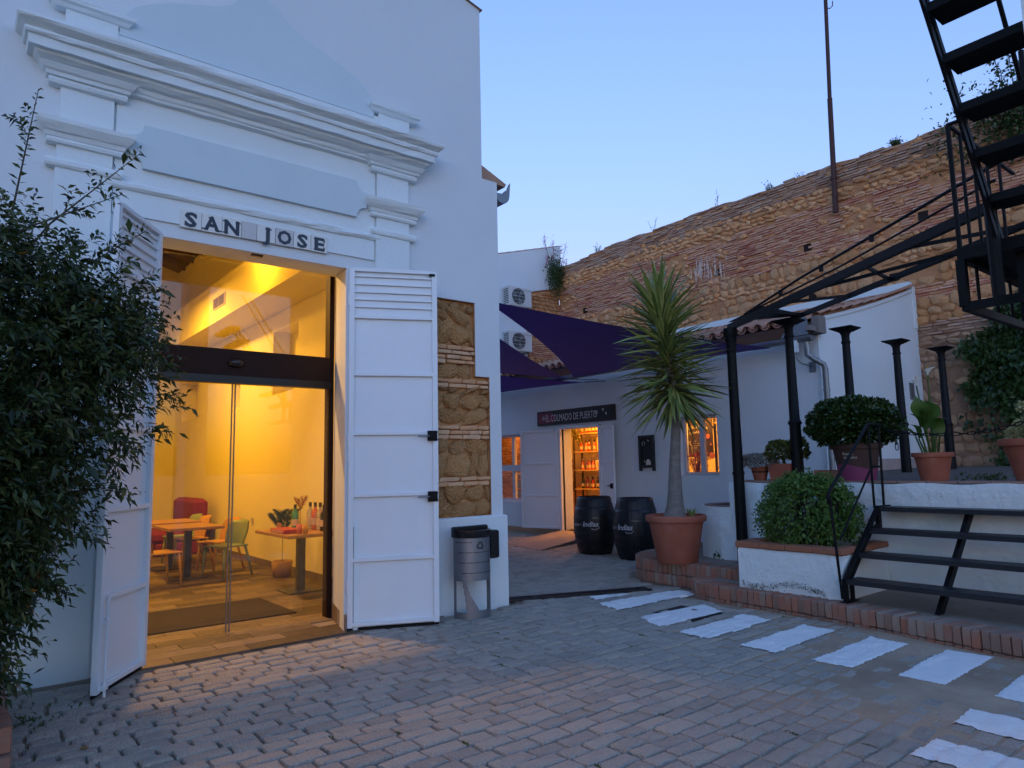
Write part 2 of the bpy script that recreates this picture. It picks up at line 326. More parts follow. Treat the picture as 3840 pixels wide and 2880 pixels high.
ST = [([(5.75, 5.84), (5.68, 5.66), (6.20, 5.62), (6.21, 5.69)], 'narrow cut-off white painted stripe beside the drain grate'),
      ([(5.52, 5.47), (5.44, 5.11), (6.80, 5.10), (6.80, 5.40)], 'longest white painted stripe, next to the drain grate and tall brick step'),
      ([(5.35, 4.73), (5.16, 4.33), (6.12, 4.32), (6.28, 4.67)], 'white painted stripe running across the dark-edged manhole cover'),
      ([(5.13, 4.08), (5.11, 3.75), (6.14, 3.78), (6.18, 4.11)], 'white painted stripe in front of the white planter box'),
      ([(5.12, 3.46), (5.13, 3.15), (6.14, 3.17), (6.18, 3.49)], 'white painted stripe in front of the foot of the iron steps'),
      ([(5.13, 2.86), (5.15, 2.56), (6.13, 2.57), (6.13, 2.87)], 'white painted stripe in front of the middle of the iron steps'),
      ([(5.18, 2.26), (5.18, 1.96), (6.18, 1.99), (6.15, 2.30)], 'white painted stripe beyond the middle of the iron steps, last full one of its row'),
      ([(5.17, 1.68), (5.17, 1.40), (6.15, 1.40), (6.15, 1.72)], 'white painted stripe at the corner where the crossing turns'),
      ([(4.50, 1.69), (4.50, 1.37), (4.50+.40, .75), (4.83, 1.70)], 'short-ended white painted stripe turned across the row, beside the corner one'),
      ([(3.88, 1.67), (3.91, 1.40), (3.98, .72), (4.20, 1.66)], 'white painted stripe turned across the row, farthest from the brick step')]
ST[8] = ([(4.83, 1.70), (4.50, 1.69), (4.48, 1.0), (4.84, 1.0)], ST[8][1]); ST[9] = ([(4.20, 1.66), (3.88, 1.67), (3.86, .66), (4.20, .66)], ST[9][1])
for p, l in ST: stripe(p, l)
# manhole frame with dark edges
t = thing('manhole_cover', 'square inspection cover with dark metal edges under a painted stripe', 'manhole cover', (5.83, 4.55, 0))
b = MB(); b.box((5.60, 4.30, -.05), (6.09, 4.80, .0045)); b.build('cover', material('manhole_metal', [(.012, .012, .015), (.03, .03, .033)], .6, 9, .6, .4, 60, piece=False), t)
b = MB(); b.rnd = 0; b.box((5.93, 4.52, .0165), (5.99, 4.535, .0185)); b.box((5.93, 4.55, .0165), (5.985, 4.565, .0185)); b.build('maker_mark', material('stamp_dark', [(.12, .08, .05)], .8, piece=False), t)
# drain grate from the building corner to the brick step
t = thing('drain_grate', 'long slotted metal drain channel between the building corner and the brick step', 'drain', (5.8, 6.0, 0))
p0, p1 = Vector((4.95, 6.36, 0)), Vector((6.62, 5.70, 0)); d = (p1-p0).normalized(); q = Vector((-d.y, d.x, 0)); dk = material('grate_iron', [(.02, .02, .022), (.045, .045, .05)], .5, 20, .5, metal=.5, piece=False)
b = MB()
for s in (-1, 1): b.bar(p0+q*s*.085+Vector((0, 0, .004)), p1+q*s*.085+Vector((0, 0, .004)), .02, .025)
b.build('frame', dk, t); b = MB(); b.bar(p0+Vector((0, 0, -.0085)), p1+Vector((0, 0, -.0085)), .15, .012); b.build('channel', material('drain_dark', [(.006, .006, .007)], .8, piece=False), t)
n = int((p1-p0).length/.026)
bars = MB()
for i in range(n): c = p0+d*(.013+i*.026); bars.bar(c-q*.074+Vector((0, 0, .006)), c+q*.074+Vector((0, 0, .006)), .010, .016)
tag(bars.build('grate_bars', dk, t), kind='stuff')
# brick-edged steps
BV = []
for k in range(6):
    b = MB(); b.bbox((-.033, -.125, -.07), (.033, .125, .07), .008); b.v = [(x+random.uniform(-.004, .004), y_+random.uniform(-.004, .004), z+random.uniform(-.003, .003)) for x, y_, z in b.v]
    me = b.mesh('brick'); me.materials.append(brickm); BV.append(me)
def walk(path, step):
    P = [Vector((*p, 0)) for p in path]; seg = [(P[i+1]-P[i]).length for i in range(len(P)-1)]; tot = sum(seg); s = step/2
    while s < tot:
        a = s; i = 0
        while a > seg[i]: a -= seg[i]; i += 1
        d = (P[i+1]-P[i]).normalized(); yield P[i]+d*a, d; s += step
def brick_step(name, path, poly, top, courses):
    st = tag(bpy.data.objects.new(name, None), kind='structure'); COL.objects.link(st); WL[st.name] = Vector((0, 0, 0))
    b = MB(); ins = []
    cx = sum(p[0] for p in poly)/len(poly); cy = sum(p[1] for p in poly)/len(poly)
    for k, p in enumerate(poly):
        if k < len(path):
            i0, i1 = max(0, k-1), min(len(path)-1, k+1); d = Vector((path[i1][0]-path[i0][0], path[i1][1]-path[i0][1], 0)).normalized(); nrm = Vector((d.y, -d.x, 0)); ins.append((p[0]+nrm.x*.045, p[1]+nrm.y*.045))
        else: ins.append(p)
    b.prism(ins, 'z', -.05, top-.006); b.build('paving', cement, st)
    for z, h in courses:
        for c, d in walk(path, .0715):
            nrm = Vector((d.y, -d.x, 0)); c2 = c+nrm*(.125+random.uniform(-.006, .006))
            o = addobj('brick', random.choice(BV), st, (c2.x, c2.y, z+random.uniform(-.004, .004)), (random.uniform(-.015, .015), random.uniform(-.02, .02), math.atan2(d.y, d.x)+random.uniform(-.02, .02)))
            o.scale = (random.uniform(.93, 1.02), 1, h/.14)
    return st
brick_step('lower_brick_step', LOW, LOWP, .17, [(.100, .14), (.000, .05)])
brick_step('upper_brick_step', UPP, UPPP, .285, [(.210, .15), (.065, .13)])
# ================================================================= white main building with the lettered portal
YF = 6.2
bld = thing('white_main_building', 'tall whitewashed building with moulded portal and wide lit doorway', 'building', (2.07, 6.2, 0))
DX0, DX1, DZ = 1.23, 2.909, 3.475
b = MB()
LH = [(3.72, 4.459, .975, 3.33), (4.459, 4.65, .975, 2.5)]
holed(b, (-3.5, 4.807), (-.05, 4.825), [(DX0, DX1, -.05, DZ)]+LH, lambda u, v: (u, YF, v))
RX = 2.07; RZ = 7.52
b.add([(-.45, YF, 4.825), (4.59, YF, 4.825), (4.59, YF, 6.924), (RX, YF, RZ), (-.45, YF, 6.924)], [(0, 1, 2, 3, 4)])
b.add([(-3.5, YF, 4.825), (-.45, YF, 4.825), (-.45, YF, 6.0), (-3.5, YF, 6.0)], [(0, 1, 2, 3)])
# back sheet, splayed doorway reveal, side and roof sheets
YB = 6.86; IX0, IX1 = 1.04, 3.095
holed(b, (-3.5, 4.807), (-.05, 4.825), [(IX0, IX1, -.05, DZ+.10)], lambda u, v: (u, YB, v))
b.add([(DX1, YF, -.05), (DX1, YF, DZ), (IX1, YB, DZ+.10), (IX1, YB, -.05)], [(0, 1, 2, 3)]); b.add([(DX0, YF, -.05), (DX0, YF, DZ), (IX0, YB, DZ+.10), (IX0, YB, -.05)], [(3, 2, 1, 0)])
b.add([(DX0, YF, DZ), (DX1, YF, DZ), (IX1, YB, DZ+.10), (IX0, YB, DZ+.10)], [(0, 1, 2, 3)])
b.add([(4.59, YF, 4.825), (4.59, 18, 4.825), (4.59, 18, 6.924), (4.59, YF, 6.924)], [(0, 1, 2, 3)])
b.add([(4.807, YF, -.05), (4.807, 18, -.05), (4.807, 18, 4.825), (4.807, YF, 4.825)], [(0, 1, 2, 3)])
b.add([(-3.5, 18, -.05), (4.807, 18, -.05), (4.807, 18, 4.825), (4.59, 18, 4.825), (4.59, 18, 6.924), (RX, 18, RZ), (-.45, 18, 6.924), (-3.5, 18, 6.0)], [(0, 1, 2, 3, 4, 5, 6, 7)])
wall = b.build('wall', lilac, bld, fix=False)
b = MB(); b.add([(4.62, YF-.03, 6.92), (RX, YF-.03, RZ+.005), (RX, 18.1, RZ+.005), (4.62, 18.1, 6.92)], [(0, 1, 2, 3)]); b.add([(RX, YF-.03, RZ+.005), (-.5, YF-.03, 6.92), (-.5, 18.1, 6.92), (RX, 18.1, RZ+.005)], [(0, 1, 2, 3)])
b.add([(-3.6, YF-.02, 6.01), (-.44, YF-.02, 6.01), (-.44, 18.1, 6.01), (-3.6, 18.1, 6.01)], [(0, 1, 2, 3)])
roofm = material('clay_roof_tile', [(.22, .09, .05), (.36, .17, .10), (.42, .24, .16), (.30, .20, .15)], .9, 4, .4, .4, 40, dirt=((.16, .14, .11), 5, .6, .5))
b.prism([(4.592, 4.84), (4.592, 5.02), (4.98, 4.86), (4.96, 4.82), (4.80, 4.83)], 'y', 6.24, 18); b.build('roof', roofm, bld)
# eave gutter with its jagged end plate
b = MB(); c = (4.93, 0, 4.73)
prof = [(c[0]+.11*math.cos(t), c[2]+.11*math.sin(t)) for t in [math.pi+math.pi*i/10 for i in range(11)]]
prof2 = [(c[0]+.10*math.cos(t), c[2]+.10*math.sin(t)) for t in [2*math.pi-math.pi*i/10 for i in range(11)]]
b.prism(prof+prof2, 'y', 6.27, 17); g_ = b.build('gutter', galv, bld)
b = MB(); b.prism([(4.83, 4.73)]+[(c[0]+.11*math.cos(t), c[2]+.11*math.sin(t)) for t in [math.pi+math.pi*i/10 for i in range(1, 11)]]+[(5.055, 4.90), (5.03, 4.87), (5.00, 4.80), (4.97, 4.78), (4.93, 4.74)], 'y', 6.255, 6.268); b.build('end_plate', galv, g_)
# plinth right of the door (behind the open leaf) and low one on the left
b = MB(); b.bbox((2.99, YF-.045, -.05), (4.835, YF+.3, .968), .012); b.bbox((-3.5, YF-.03, -.05), (1.10, YF-.002, .42), .012); b.build('plinth', white, bld)
# portal relief: pilasters, capitals, entablature (rings lofted so the ends return)
def mould(mb, x0, x1, prof, Yb=YF+.02, jag=.004):
    n = max(2, int((x1-x0)/.12)); rows = []
    for z, p in prof:
        r = [(x0-p, Yb, z), (x0-p, YF-p, z)]+[(x0-p+(x1-x0+2*p)*i/n, YF-p+random.uniform(-jag, jag), z+random.uniform(-jag, jag)) for i in range(1, n)]+[(x1+p, YF-p, z), (x1+p, Yb, z)]
        rows.append(r)
    m = len(rows[0]); base = len(mb.v); V = [p for r in rows for p in r]
    mb.add(V, [(k*m+i, k*m+i+1, (k+1)*m+i+1, (k+1)*m+i) for k in range(len(rows)-1) for i in range(m-1)]+[tuple(range(m-1, -1, -1)), tuple(range((len(rows)-1)*m, len(rows)*m))])
portal = white; panelm = material('blue_grey_panel_paint', [(.52, .62, .665), (.61, .705, .74)], .85, 1.6, .5, .3, 22, piece=False, bdist=.01)
PL = (.47, .86); PR = (3.215, 3.60)
for (x0, x1) in (PL, PR):
    b = MB(); b.box((x0, YF-.045, 0.0), (x1, YF+.02, 3.87)); b.box((x0+.01, YF-.04, 4.22), (x1-.01, YF+.02, 4.62)); b.box((x0+.004, YF-.042, 3.94), (x1-.004, YF+.02, 4.06)); b.build('pilaster', portal, bld)
    b = MB(); mould(b, x0, x1, [(4.05, .045), (4.055, .065), (4.075, .072), (4.095, .065), (4.10, .075), (4.13, .085), (4.14, .10), (4.17, .125), (4.195, .14), (4.225, .145), (4.23, .045)]); b.build('capital', portal, bld)
    b = MB(); mould(b, x0, x1, [(3.865, .044), (3.87, .058), (3.89, .068), (3.915, .068), (3.935, .058), (3.94, .044)]); b.build('neck_moulding', portal, bld)
    b = MB(); b.box((x0+.012, YF-.065, 4.90), (x1-.012, YF+.02, 5.17)); b.build('parapet_block', portal, bld)
    b = MB(); mould(b, x0+.012, x1-.012, [(5.165, .066), (5.175, .08), (5.20, .095), (5.215, .115), (5.245, .12), (5.25, .06)]); b.build('block_cap', portal, bld)
    b = MB(); mould(b, x0, x1, [(4.52, .044), (4.53, .07), (4.555, .08), (4.58, .07), (4.585, .09), (4.61, .10), (4.62, .115), (4.66, .145)]); b.build('impost_moulding', portal, bld)
b = MB(); b.box((.87, YF-.02, 3.60), (3.205, YF+.02, 4.60)); b.build('frieze', portal, bld)
b = MB(); mould(b, .865, 3.21, [(3.80, .02), (3.805, .038), (3.825, .052), (3.85, .052), (3.87, .038), (3.875, .02)], jag=.006); b.build('lintel_moulding', portal, bld)
b = MB(); mould(b, PL[0]-.02, PR[1]+.02, [(4.60, .02), (4.61, .06), (4.63, .065), (4.64, .08), (4.67, .09), (4.68, .12), (4.705, .155), (4.725, .16), (4.73, .20), (4.80, .205), (4.805, .225), (4.825, .235), (4.845, .225), (4.85, .215), (4.862, .235), (4.885, .275), (4.905, .285), (4.925, .285), (4.93, .05)], jag=.005); b.build('cornice', portal, bld)
b = MB(); b.box((PL[0]+.30, YF-.05, 4.90), (PR[0]+.05, YF+.02, 5.13)); b.build('parapet', portal, bld)
# frieze panel with notched corners
b = MB(); x0, x1, z0, z1 = .965, 3.10, 4.005, 4.38; c = .11
cv = lambda cx, cz, a_, e_: [(cx+c*math.cos(R(a_+(e_-a_)*q/6)), cz+c*1.0*math.sin(R(a_+(e_-a_)*q/6))) for q in range(7)]
b.prism([(x0, z0+c+.02)]+cv(x0, z0, 90, 0)+[(x0+c+.02, z0), (x1-c-.02, z0)]+cv(x1, z0, 180, 90)+[(x1, z0+c+.02), (x1, z1-c-.02)]+cv(x1, z1, 270, 180)+[(x1-c-.02, z1), (x0+c+.02, z1)]+cv(x0, z1, 360, 270)+[(x0, z1-c-.02)], 'y', YF-.056, YF-.018); b.build('frieze_panel', panelm, bld)
# curved pediment
z1 = lambda x, y: zm(x, y, 0, 0, 1300/2201); z2 = lambda x, y: zm(x, y, 900, 0, 1100/2199)
pp = [z1(*p) for p in ((752, 178), (790, 110), (850, 70), (930, 50), (1100, 42), (1250, 52), (1380, 62), (1460, 48), (1510, 22))]
pts = [ony(x, y, YF) for x, y in pp]; pts = [(p.x, p.z) for p in pts]
mid = 2.035; apex = [(1.80, 5.90), (mid, 5.985)]
right = [ony(*z2(*p), YF) for p in ((160, 25), (250, 65), (300, 140), (360, 215), (480, 322), (600, 410), (760, 525), (880, 630), (950, 720), (985, 810))]
poly = [(pts[0][0], 5.10)]+pts+apex+[(p.x, p.z) for p in right]+[(right[-1].x+.0, 5.10)]
b = MB(); b.prism(poly, 'y', YF-.058, YF+.01); b.build('pediment', panelm, bld)
# lettered ceramic tiles
tile_m = material('cream_glazed_tile', [(.60, .60, .57), (.70, .69, .63)], .25, 8, .5, piece=True, spec=.6); ink = material('blue_black_glaze', [(.010, .014, .028), (.02, .025, .045)], .25, 8, .5, piece=False)
TX = [1.372, 1.548, 1.718, 1.884, 2.02, 2.19, 2.36, 2.53, 2.70]; cnt = 'SAN JOSE'
greyt = material('beige_old_tile', [(.50, .49, .48), (.56, .55, .53)], .5, 8, .5, piece=False)
for i, ch in enumerate(cnt):
    x0, x1 = TX[i], TX[i+1]; dz = -.004*i
    b = MB(); b.bbox((x0+.003, YF-.032, 3.578+random.uniform(-.003, .003)), (x1-.003, YF-.018, 3.735+random.uniform(-.003, .003)), .003)
    tl = b.build('sign_tile', greyt if ch == ' ' or i == 5 else tile_m, bld, label='ceramic tile with the letter '+ch if ch != ' ' else 'blank beige ceramic tile')
    if ch == ' ': continue
    V, F = textmesh(ch, .172, bold=.007); mnx = min(v[0] for v in V); mxx = max(v[0] for v in V); w_ = mxx-mnx; cx = (x0+x1)/2; s = min(1.22, (x1-x0)*.78/w_)
    zb = 3.594; b = MB(); yl = YF-.0335
    b.add([(cx+(x-mnx-w_/2)*s, yl, zb+y) for x, y in V], F)
    def serif(fx, fz, wd=.035, h=.012, q=.0008): b.box((cx+fx*w_*s/2-wd/2, yl-q, zb+fz-h/2), (cx+fx*w_*s/2+wd/2, yl+.0002, zb+fz+h/2))
    if ch == 'A': serif(-.86, .005, .055); serif(.82, .005, .06); serif(-.12, .108, .045)
    if ch == 'N': serif(-.85, .005, .045); serif(.80, .108, .045); serif(-.85, .108, .045)
    if ch == 'J': serif(.55, .108, .06)
    if ch == 'E': serif(-.72, .005, .04); serif(-.72, .108, .04); serif(.92, .02, .014, .03, .0012); serif(.92, .095, .014, .03, .0012)
    if ch == 'S': serif(-.80, .02, .016, .04, .0012); serif(.80, .094, .016, .034, .0012)
    b.build('letter', ink, tl, fix=False)
# small sensor plate under the lintel
b = MB(); b.box((2.02, YF+.08, DZ-.005), (2.12, YF+.12, DZ+.03)); b.build('sensor_plate', material('sensor_grey', [(.06, .06, .06)], .4, piece=False), bld)
# exposed old masonry in the L-shaped recess
mortar = material('ochre_mortar', [(.40, .19, .07), (.56, .30, .13), (.62, .38, .20)], .95, 5, .8, 1.0, 30, piece=False, bdist=.03, dirt=((.07, .06, .05), 2.2, .62, .5))
rubble = material('ochre_rubble', [(.62, .27, .08), (.78, .38, .13), (.84, .46, .19), (.70, .36, .15)], .95, 6, .8, 1.0, 9, bdist=.14, dirt=[((.36, .17, .07), 5, .58, .6), ((.80, .50, .26), 9, .62, .5)])
oldbrick = material('old_thin_brick', [(.48, .22, .11), (.62, .33, .16), (.70, .44, .25), (.55, .34, .21)], .95, 6, .4, .8, 40, bdist=.012, dirt=((.09, .07, .06), 3, .64, .45))
def stone_mesh(name, m, seed, flat=.55, sub=2):
    "angular field stone: convex hull of jittered points, edges softened"
    rs = random.Random(seed); bm = bmesh.new(); n = 26 if sub > 1 else 15
    for k in range(n):
        z = 1-2*(k+.5)/n; r = math.sqrt(max(0, 1-z*z)); a = k*2.39996+rs.uniform(-.4, .4); q = .5*rs.uniform(.84, 1.12); p = Vector((r*math.cos(a), r*math.sin(a), z))
        e = max(abs(p.x), abs(p.y), abs(p.z)); p = p/(e**.45); bm.verts.new(p*q)
    bmesh.ops.convex_hull(bm, input=bm.verts)
    bmesh.ops.delete(bm, geom=[v for v in bm.verts if not v.link_faces], context='VERTS')
    if sub > 1: bmesh.ops.bevel(bm, geom=bm.edges[:], offset=.035, segments=1, affect='EDGES')
    bmesh.ops.recalc_face_normals(bm, faces=bm.faces)
    me = bpy.data.meshes.new(name); bm.to_mesh(me); bm.free(); me.materials.append(m); return me
ST_ = [stone_mesh('stone', rubble, 100+k, sub=2) for k in range(8)]
pb = MB(); pb.add([(3.70, YF+.062, .96), (4.459, YF+.062, .96), (4.459, YF+.062, 3.34), (3.70, YF+.062, 3.34)], [(0, 1, 2, 3)]); pb.add([(4.459, YF+.062, .96), (4.66, YF+.062, .96), (4.66, YF+.062, 2.51), (4.459, YF+.062, 2.51)], [(0, 1, 2, 3)])
for x0, x1, z0, z1_ in ((3.72, 4.459, .975, 3.33), (4.459, 4.65, .975, 2.5)):
    pb.add([(x1, YF, z0), (x1, YF+.1, z0), (x1, YF+.1, z1_), (x1, YF, z1_)] if not (x1 < 4.5) else [(x1, YF, 2.5), (x1, YF+.1, 2.5), (x1, YF+.1, z1_), (x1, YF, z1_)], [(0, 1, 2, 3)])
    pb.add([(x0, YF, z1_), (x1, YF, z1_), (x1, YF+.1, z1_), (x0, YF+.1, z1_)], [(0, 1, 2, 3)])
pb.add([(3.72, YF, .975), (4.65, YF, .975), (4.65, YF+.1, .975), (3.72, YF+.1, .975)], [(0, 1, 2, 3)])
pn = pb.build('exposed_masonry', mortar, bld)
OB = []
for k in range(5):
    b = MB(); b.bbox((-.13, -.05, -.021), (.13, .05, .021), .008); b.v = [(x+random.uniform(-.008, .008), y+random.uniform(-.006, .006), z+random.uniform(-.005, .005)) for x, y, z in b.v]; me = b.mesh('brick'); me.materials.append(oldbrick); OB.append(me)
def xr(z): return 4.64 if z < 2.47 else 4.45
bandsz = [(.985, 1.30, 's'), (1.30, 1.40, 'b'), (1.40, 1.80, 's'), (1.80, 1.98, 'b'), (1.98, 2.36, 's'), (2.36, 2.46, 'b'), (2.46, 2.62, 's'), (2.62, 2.83, 'b'), (2.83, 3.30, 's')]
for z0, z1_, k in bandsz:
    if k == 'b':
        z = z0+.025
        while z < z1_:
            x = 3.72+random.uniform(-.1, .05)
            while x < xr(z)-.05:
                l = random.uniform(.16, .27); l = min(l, xr(z)-x)
                o = addobj('brick', random.choice(OB), pn, (x+l/2, YF+.055+random.uniform(-.012, .012), z), (random.uniform(-.03, .03), random.uniform(-.02, .02), random.uniform(-.04, .04))); o.scale = ((l-.012)/.26, 1, random.uniform(.85, 1.05)); x += l
            z += .052
    else:
        z = z0
        while z < z1_-.03:
            h = min(random.uniform(.12, .26), z1_-z); x = 3.74
            while x < xr(z+h/2)-.04:
                l = random.uniform(.10, .32); l = min(l, xr(z+h/2)-x)
                o = addobj('stone', random.choice(ST_), pn, (x+l/2, YF+.075, z+h/2+random.uniform(-.012, .012)), (random.uniform(-.2, .2), random.uniform(-.45, .45), random.uniform(-.2, .2))); o.scale = (l*1.16, random.uniform(.13, .21), h*random.uniform(1.05, 1.35)); x += l
            z += h
# glazed entrance: frame, transom, panes, sliding leaves
gf = thing('glass_entrance', 'dark framed sliding glass entrance with wide brown transom in the lit doorway', 'glass door', (2.07, 6.93, 0))
glass = glassmat('clear_glass')
b = MB(); yg = 6.93
b.box((3.04, yg-.06, 0), (3.093, yg+.05, 3.57)); b.build('frame_post', darkbrown, gf); b = MB(); b.box((1.045, yg-.06, 0), (1.10, yg+.05, 3.57)); b.build('frame_post', darkbrown, gf)
b = MB(); b.box((1.10, yg-.10, 2.42), (3.04, yg+.10, 2.675)); tr_ = b.build('transom', darkbrown, gf)
b = MB(); b.box((1.10, yg-.115, 2.345), (3.04, yg-.03, 2.418)); b.build('door_track', material('dark_track', [(.010, .007, .007)], .4, piece=False), tr_)
b = MB()
for i in range(13): pass
b.lathe((2.07, 0, 0), [(.0, 0)], 3); b = MB()
n = 16; V = [(2.07, yg-.15, 2.545)]+[(2.07+.072*math.cos(2*math.pi*i/n), yg-.135, 2.545+.040*math.sin(2*math.pi*i/n)) for i in range(n)]+[(2.07+.085*math.cos(2*math.pi*i/n), yg-.099, 2.545+.048*math.sin(2*math.pi*i/n)) for i in range(n)]
b.add(V, [(0, 1+i, 1+(i+1) % n) for i in range(n)]+[(1+i, 1+n+i, 1+n+(i+1) % n, 1+(i+1) % n) for i in range(n)]); b.build('motion_sensor', material('black_plastic', [(.012, .012, .013)], .25, piece=False), tr_, smooth=True)
b = MB(); b.box((1.10, yg-.006, 2.675), (3.04, yg+.006, 3.57)); b.build('upper_pane', glass, gf)
b = MB(); b.box((1.10, yg-.05, .03), (2.062, yg-.038, 2.36)); lf = b.build('sliding_leaf', glass, gf)
b = MB(); b.box((2.078, yg-.05, .03), (3.04, yg-.038, 2.36)); lf2 = b.build('sliding_leaf', glass, gf)
seal = material('grey_seal', [(.20, .17, .15)], .4, piece=False)
for L_, x in ((lf, 2.052), (lf2, 2.080)): b = MB(); b.box((x, yg-.054, .02), (x+.010, yg-.034, 2.36)); b.build('edge_seal', seal, L_)
b = MB(); b.box((1.10, yg-.055, .004), (3.04, yg-.033, .012)); b.build('floor_track', material('steel_track', [(.25, .22, .18)], .35, metal=.8, piece=False), gf)
# shutters: sheet leaf with frame, rails, louvres at the top
def shutter(name, label, hinge, end, side, h=3.44, z0=.035, bolts=False, rod=False):
    hx, hy = hinge; ex, ey = end; wd = math.hypot(ex-hx, ey-hy); t = thing(name, label, 'shutter', (hx, hy, 0), 'tall white door shutters'); t.rotation_euler = (0, 0, math.atan2(ey-hy, ex-hx)); WL[t.name] = Vector((0, 0, 0))
    S = lambda y0, y1: (min(side*y0, side*y1), max(side*y0, side*y1))
    def bx(mb, x0, x1, d0, d1, za, zb): a, c = S(d0, d1); mb.bbox((x0, a, za), (x1, c, zb), .003)
    b = MB(); bx(b, .0, wd, -.006, .0, z0, z0+h); b.build('sheet', wpaint, t)
    for x0, x1 in ((0, .05), (wd-.05, wd)): b = MB(); bx(b, x0, x1, 0, .035, z0, z0+h); b.build('stile', wpaint, t)
    for z in (.03, .617, 1.22, 1.81, 2.387, 2.957, 3.43):
        b = MB(); bx(b, .05, wd-.05, 0, .033, z+z0-.018, z+z0+.018); b.build('rail', wpaint, t)
    for z in (3.37, 3.29, 3.21, 3.135, 3.06):
        b = MB(); bx(b, .05, wd-.05, .001, .022, z+z0-.010, z+z0+.010); b.build('louvre', wpaint, t)
    for z in (.35, 1.72, 3.1):
        b = MB(); b.cyl((0, side*.02, z), (0, side*.02, z+.12), .013); b.build('hinge', wpaint, t)
    b = MB(); bx(b, 0, wd, -.004, .006, z0-.028, z0-.002); b.build('bottom_seal', black, t)
    if bolts:
        for z in (1.22, 1.81):
            b = MB(); bx(b, wd-.105, wd-.01, .034, .05, z-.045, z+.055); bx(b, wd-.085, wd-.03, .05, .07, z-.02, z+.03)
            for dx in (-.10, -.012):
                for dz in (-.03, .04): bx(b, wd+dx-.006, wd+dx+.006, .05, .056, z+dz-.006, z+dz+.006)
            bl = b.build('bolt_lock', black, t); b = MB(); a = side*.058; b.cyl((wd-.20, a, z+.005), (wd-.09, a, z+.005), .008); b.build('bolt_rod', galv, bl)
        b = MB(); bx(b, wd-.03, wd+.0, .036, .045, 1.35, 1.52); b.build('pull_plate', wpaint, t); b = MB(); bx(b, wd-.08, wd-.02, .036, .046, 3.425, 3.45); b.build('top_catch', black, t)
    if rod:
        b = MB(); a = side*.055; b.tube([(wd-.06, a, .0), (wd-.06, a, .62), (wd-.064, a, .65), (wd-.085, a, .665), (wd-.14, a, .665)], .010, 8); b.build('drop_bolt', wpaint, t)
        for z in (.05, .48): b = MB(); bx(b, wd-.085, wd-.035, .03, .068, z, z+.035); b.build('bolt_guide', wpaint, t)
    return t
shutter('door_shutter', 'tall white panelled metal shutter with black bolts, open beside the masonry recess', (2.945, 6.20), (3.73, 5.845), -1, bolts=True)
shutter('door_shutter', 'tall white panelled metal shutter half hidden by the leafy hedge', (1.215, 6.15), (.80, 5.555), 1, rod=True)
# ================================================================= lit room behind the glass entrance
cream = material('cream_room_plaster', [(.74, .69, .54), (.82, .77, .62)], .85, 2, .5, .1, 30, piece=False)
ftile = material('wood_look_floor_tile', [(.035, .025, .02), (.09, .065, .048), (.22, .165, .12), (.05, .038, .03), (.15, .115, .088), (.38, .30, .22)], .55, 5, .34, .25, 26, stretch=(1.2, 9, 1), rvar=.1, spec=.25, dirt=((.10, .07, .05), 6, .64, .6))
fl = tag(bpy.data.objects.new('tiled_floor', None), kind='structure'); COL.objects.link(fl); WL[fl.name] = Vector((0, 0, 0))
b = MB(); b.box((.25, 6.14, -.05), (3.98, 17.6, .004)); b.build('screed', cement, fl)
tv = {}
def ftm(l, w_):
    k = (l, w_)
    if k not in tv: b = MB(); b.bbox((-l/2, -w_/2, -.01), (l/2, w_/2, .008), .002); me = b.mesh('floor_tile'); me.materials.append(ftile); tv[k] = me
    return tv[k]
y = 6.13; row = 0
while y < 15:
    x = .25-(row % 3)*.22
    while x < 3.95:
        l = .60; c = x+l/2
        inside = (c > 1.0 and c < 3.05) if y < 6.85 else True
        if y < 6.85: inside = x > 1.0-.3 and x+l < 3.3
        if inside and x+l > .3:
            xa, xb = max(x, .26 if y > 6.85 else 1.06), min(x+l, 3.94 if y > 6.85 else 3.05)
            if xb-xa > .05: addobj('floor_tile', ftm(round(xb-xa-.004, 3), .2), fl, ((xa+xb)/2, y+.1, .006+random.uniform(-.0008, .0008)))
        x += l
    y += .204; row += 1
# door jamb skirting
rm = thing('lit_room', 'warm lit room with bulkhead, vent and timber ceiling behind the glass', 'room', (2.1, 7, 0))
b = MB(); XR = 3.95
nich = [(10.05, 11.12, 2.72, 3.75), (12.75, 13.3, 2.65, 3.20), (15.55, 16.9, 2.63, 3.5)]
holed(b, (6.86, 17.5), (-.02, 6.25), nich, lambda u, v: (XR, u, v))
for y0, y1, z0, z1_ in nich:
    d = .3
    b.add([(XR, y0, z0), (XR+d, y0, z0), (XR+d, y0, z1_), (XR, y0, z1_)], [(0, 1, 2, 3)]); b.add([(XR, y1, z0), (XR+d, y1, z0), (XR+d, y1, z1_), (XR, y1, z1_)], [(3, 2, 1, 0)])
    b.add([(XR, y0, z1_), (XR, y1, z1_), (XR+d, y1, z1_), (XR+d, y0, z1_)], [(0, 1, 2, 3)]); b.add([(XR, y0, z0), (XR, y1, z0), (XR+d, y1, z0+.1), (XR+d, y0, z0+.1)], [(0, 1, 2, 3)])
    b.add([(XR+d, y0, z0), (XR+d, y1, z0), (XR+d, y1, z1_), (XR+d, y0, z1_)], [(0, 1, 2, 3)])
b.add([(.22, 6.86, -.02), (.22, 17.5, -.02), (.22, 17.5, 6.25), (.22, 6.86, 6.25)], [(0, 1, 2, 3)])
b.add([(.22, 17.5, -.02), (XR, 17.5, -.02), (XR, 17.5, 6.9), (.22, 17.5, 6.9)], [(0, 1, 2, 3)])
b.add([(.22, 6.87, 3.6), (XR, 6.87, 3.6), (XR, 6.87, 6.9), (.22, 6.87, 6.9)], [(0, 1, 2, 3)])
b.build('wall', cream, rm, fix=False)
b = MB(); b.box((3.314, 6.9, 4.03), (3.94, 17.4, 4.72)); bk = b.build('bulkhead', cream, rm)
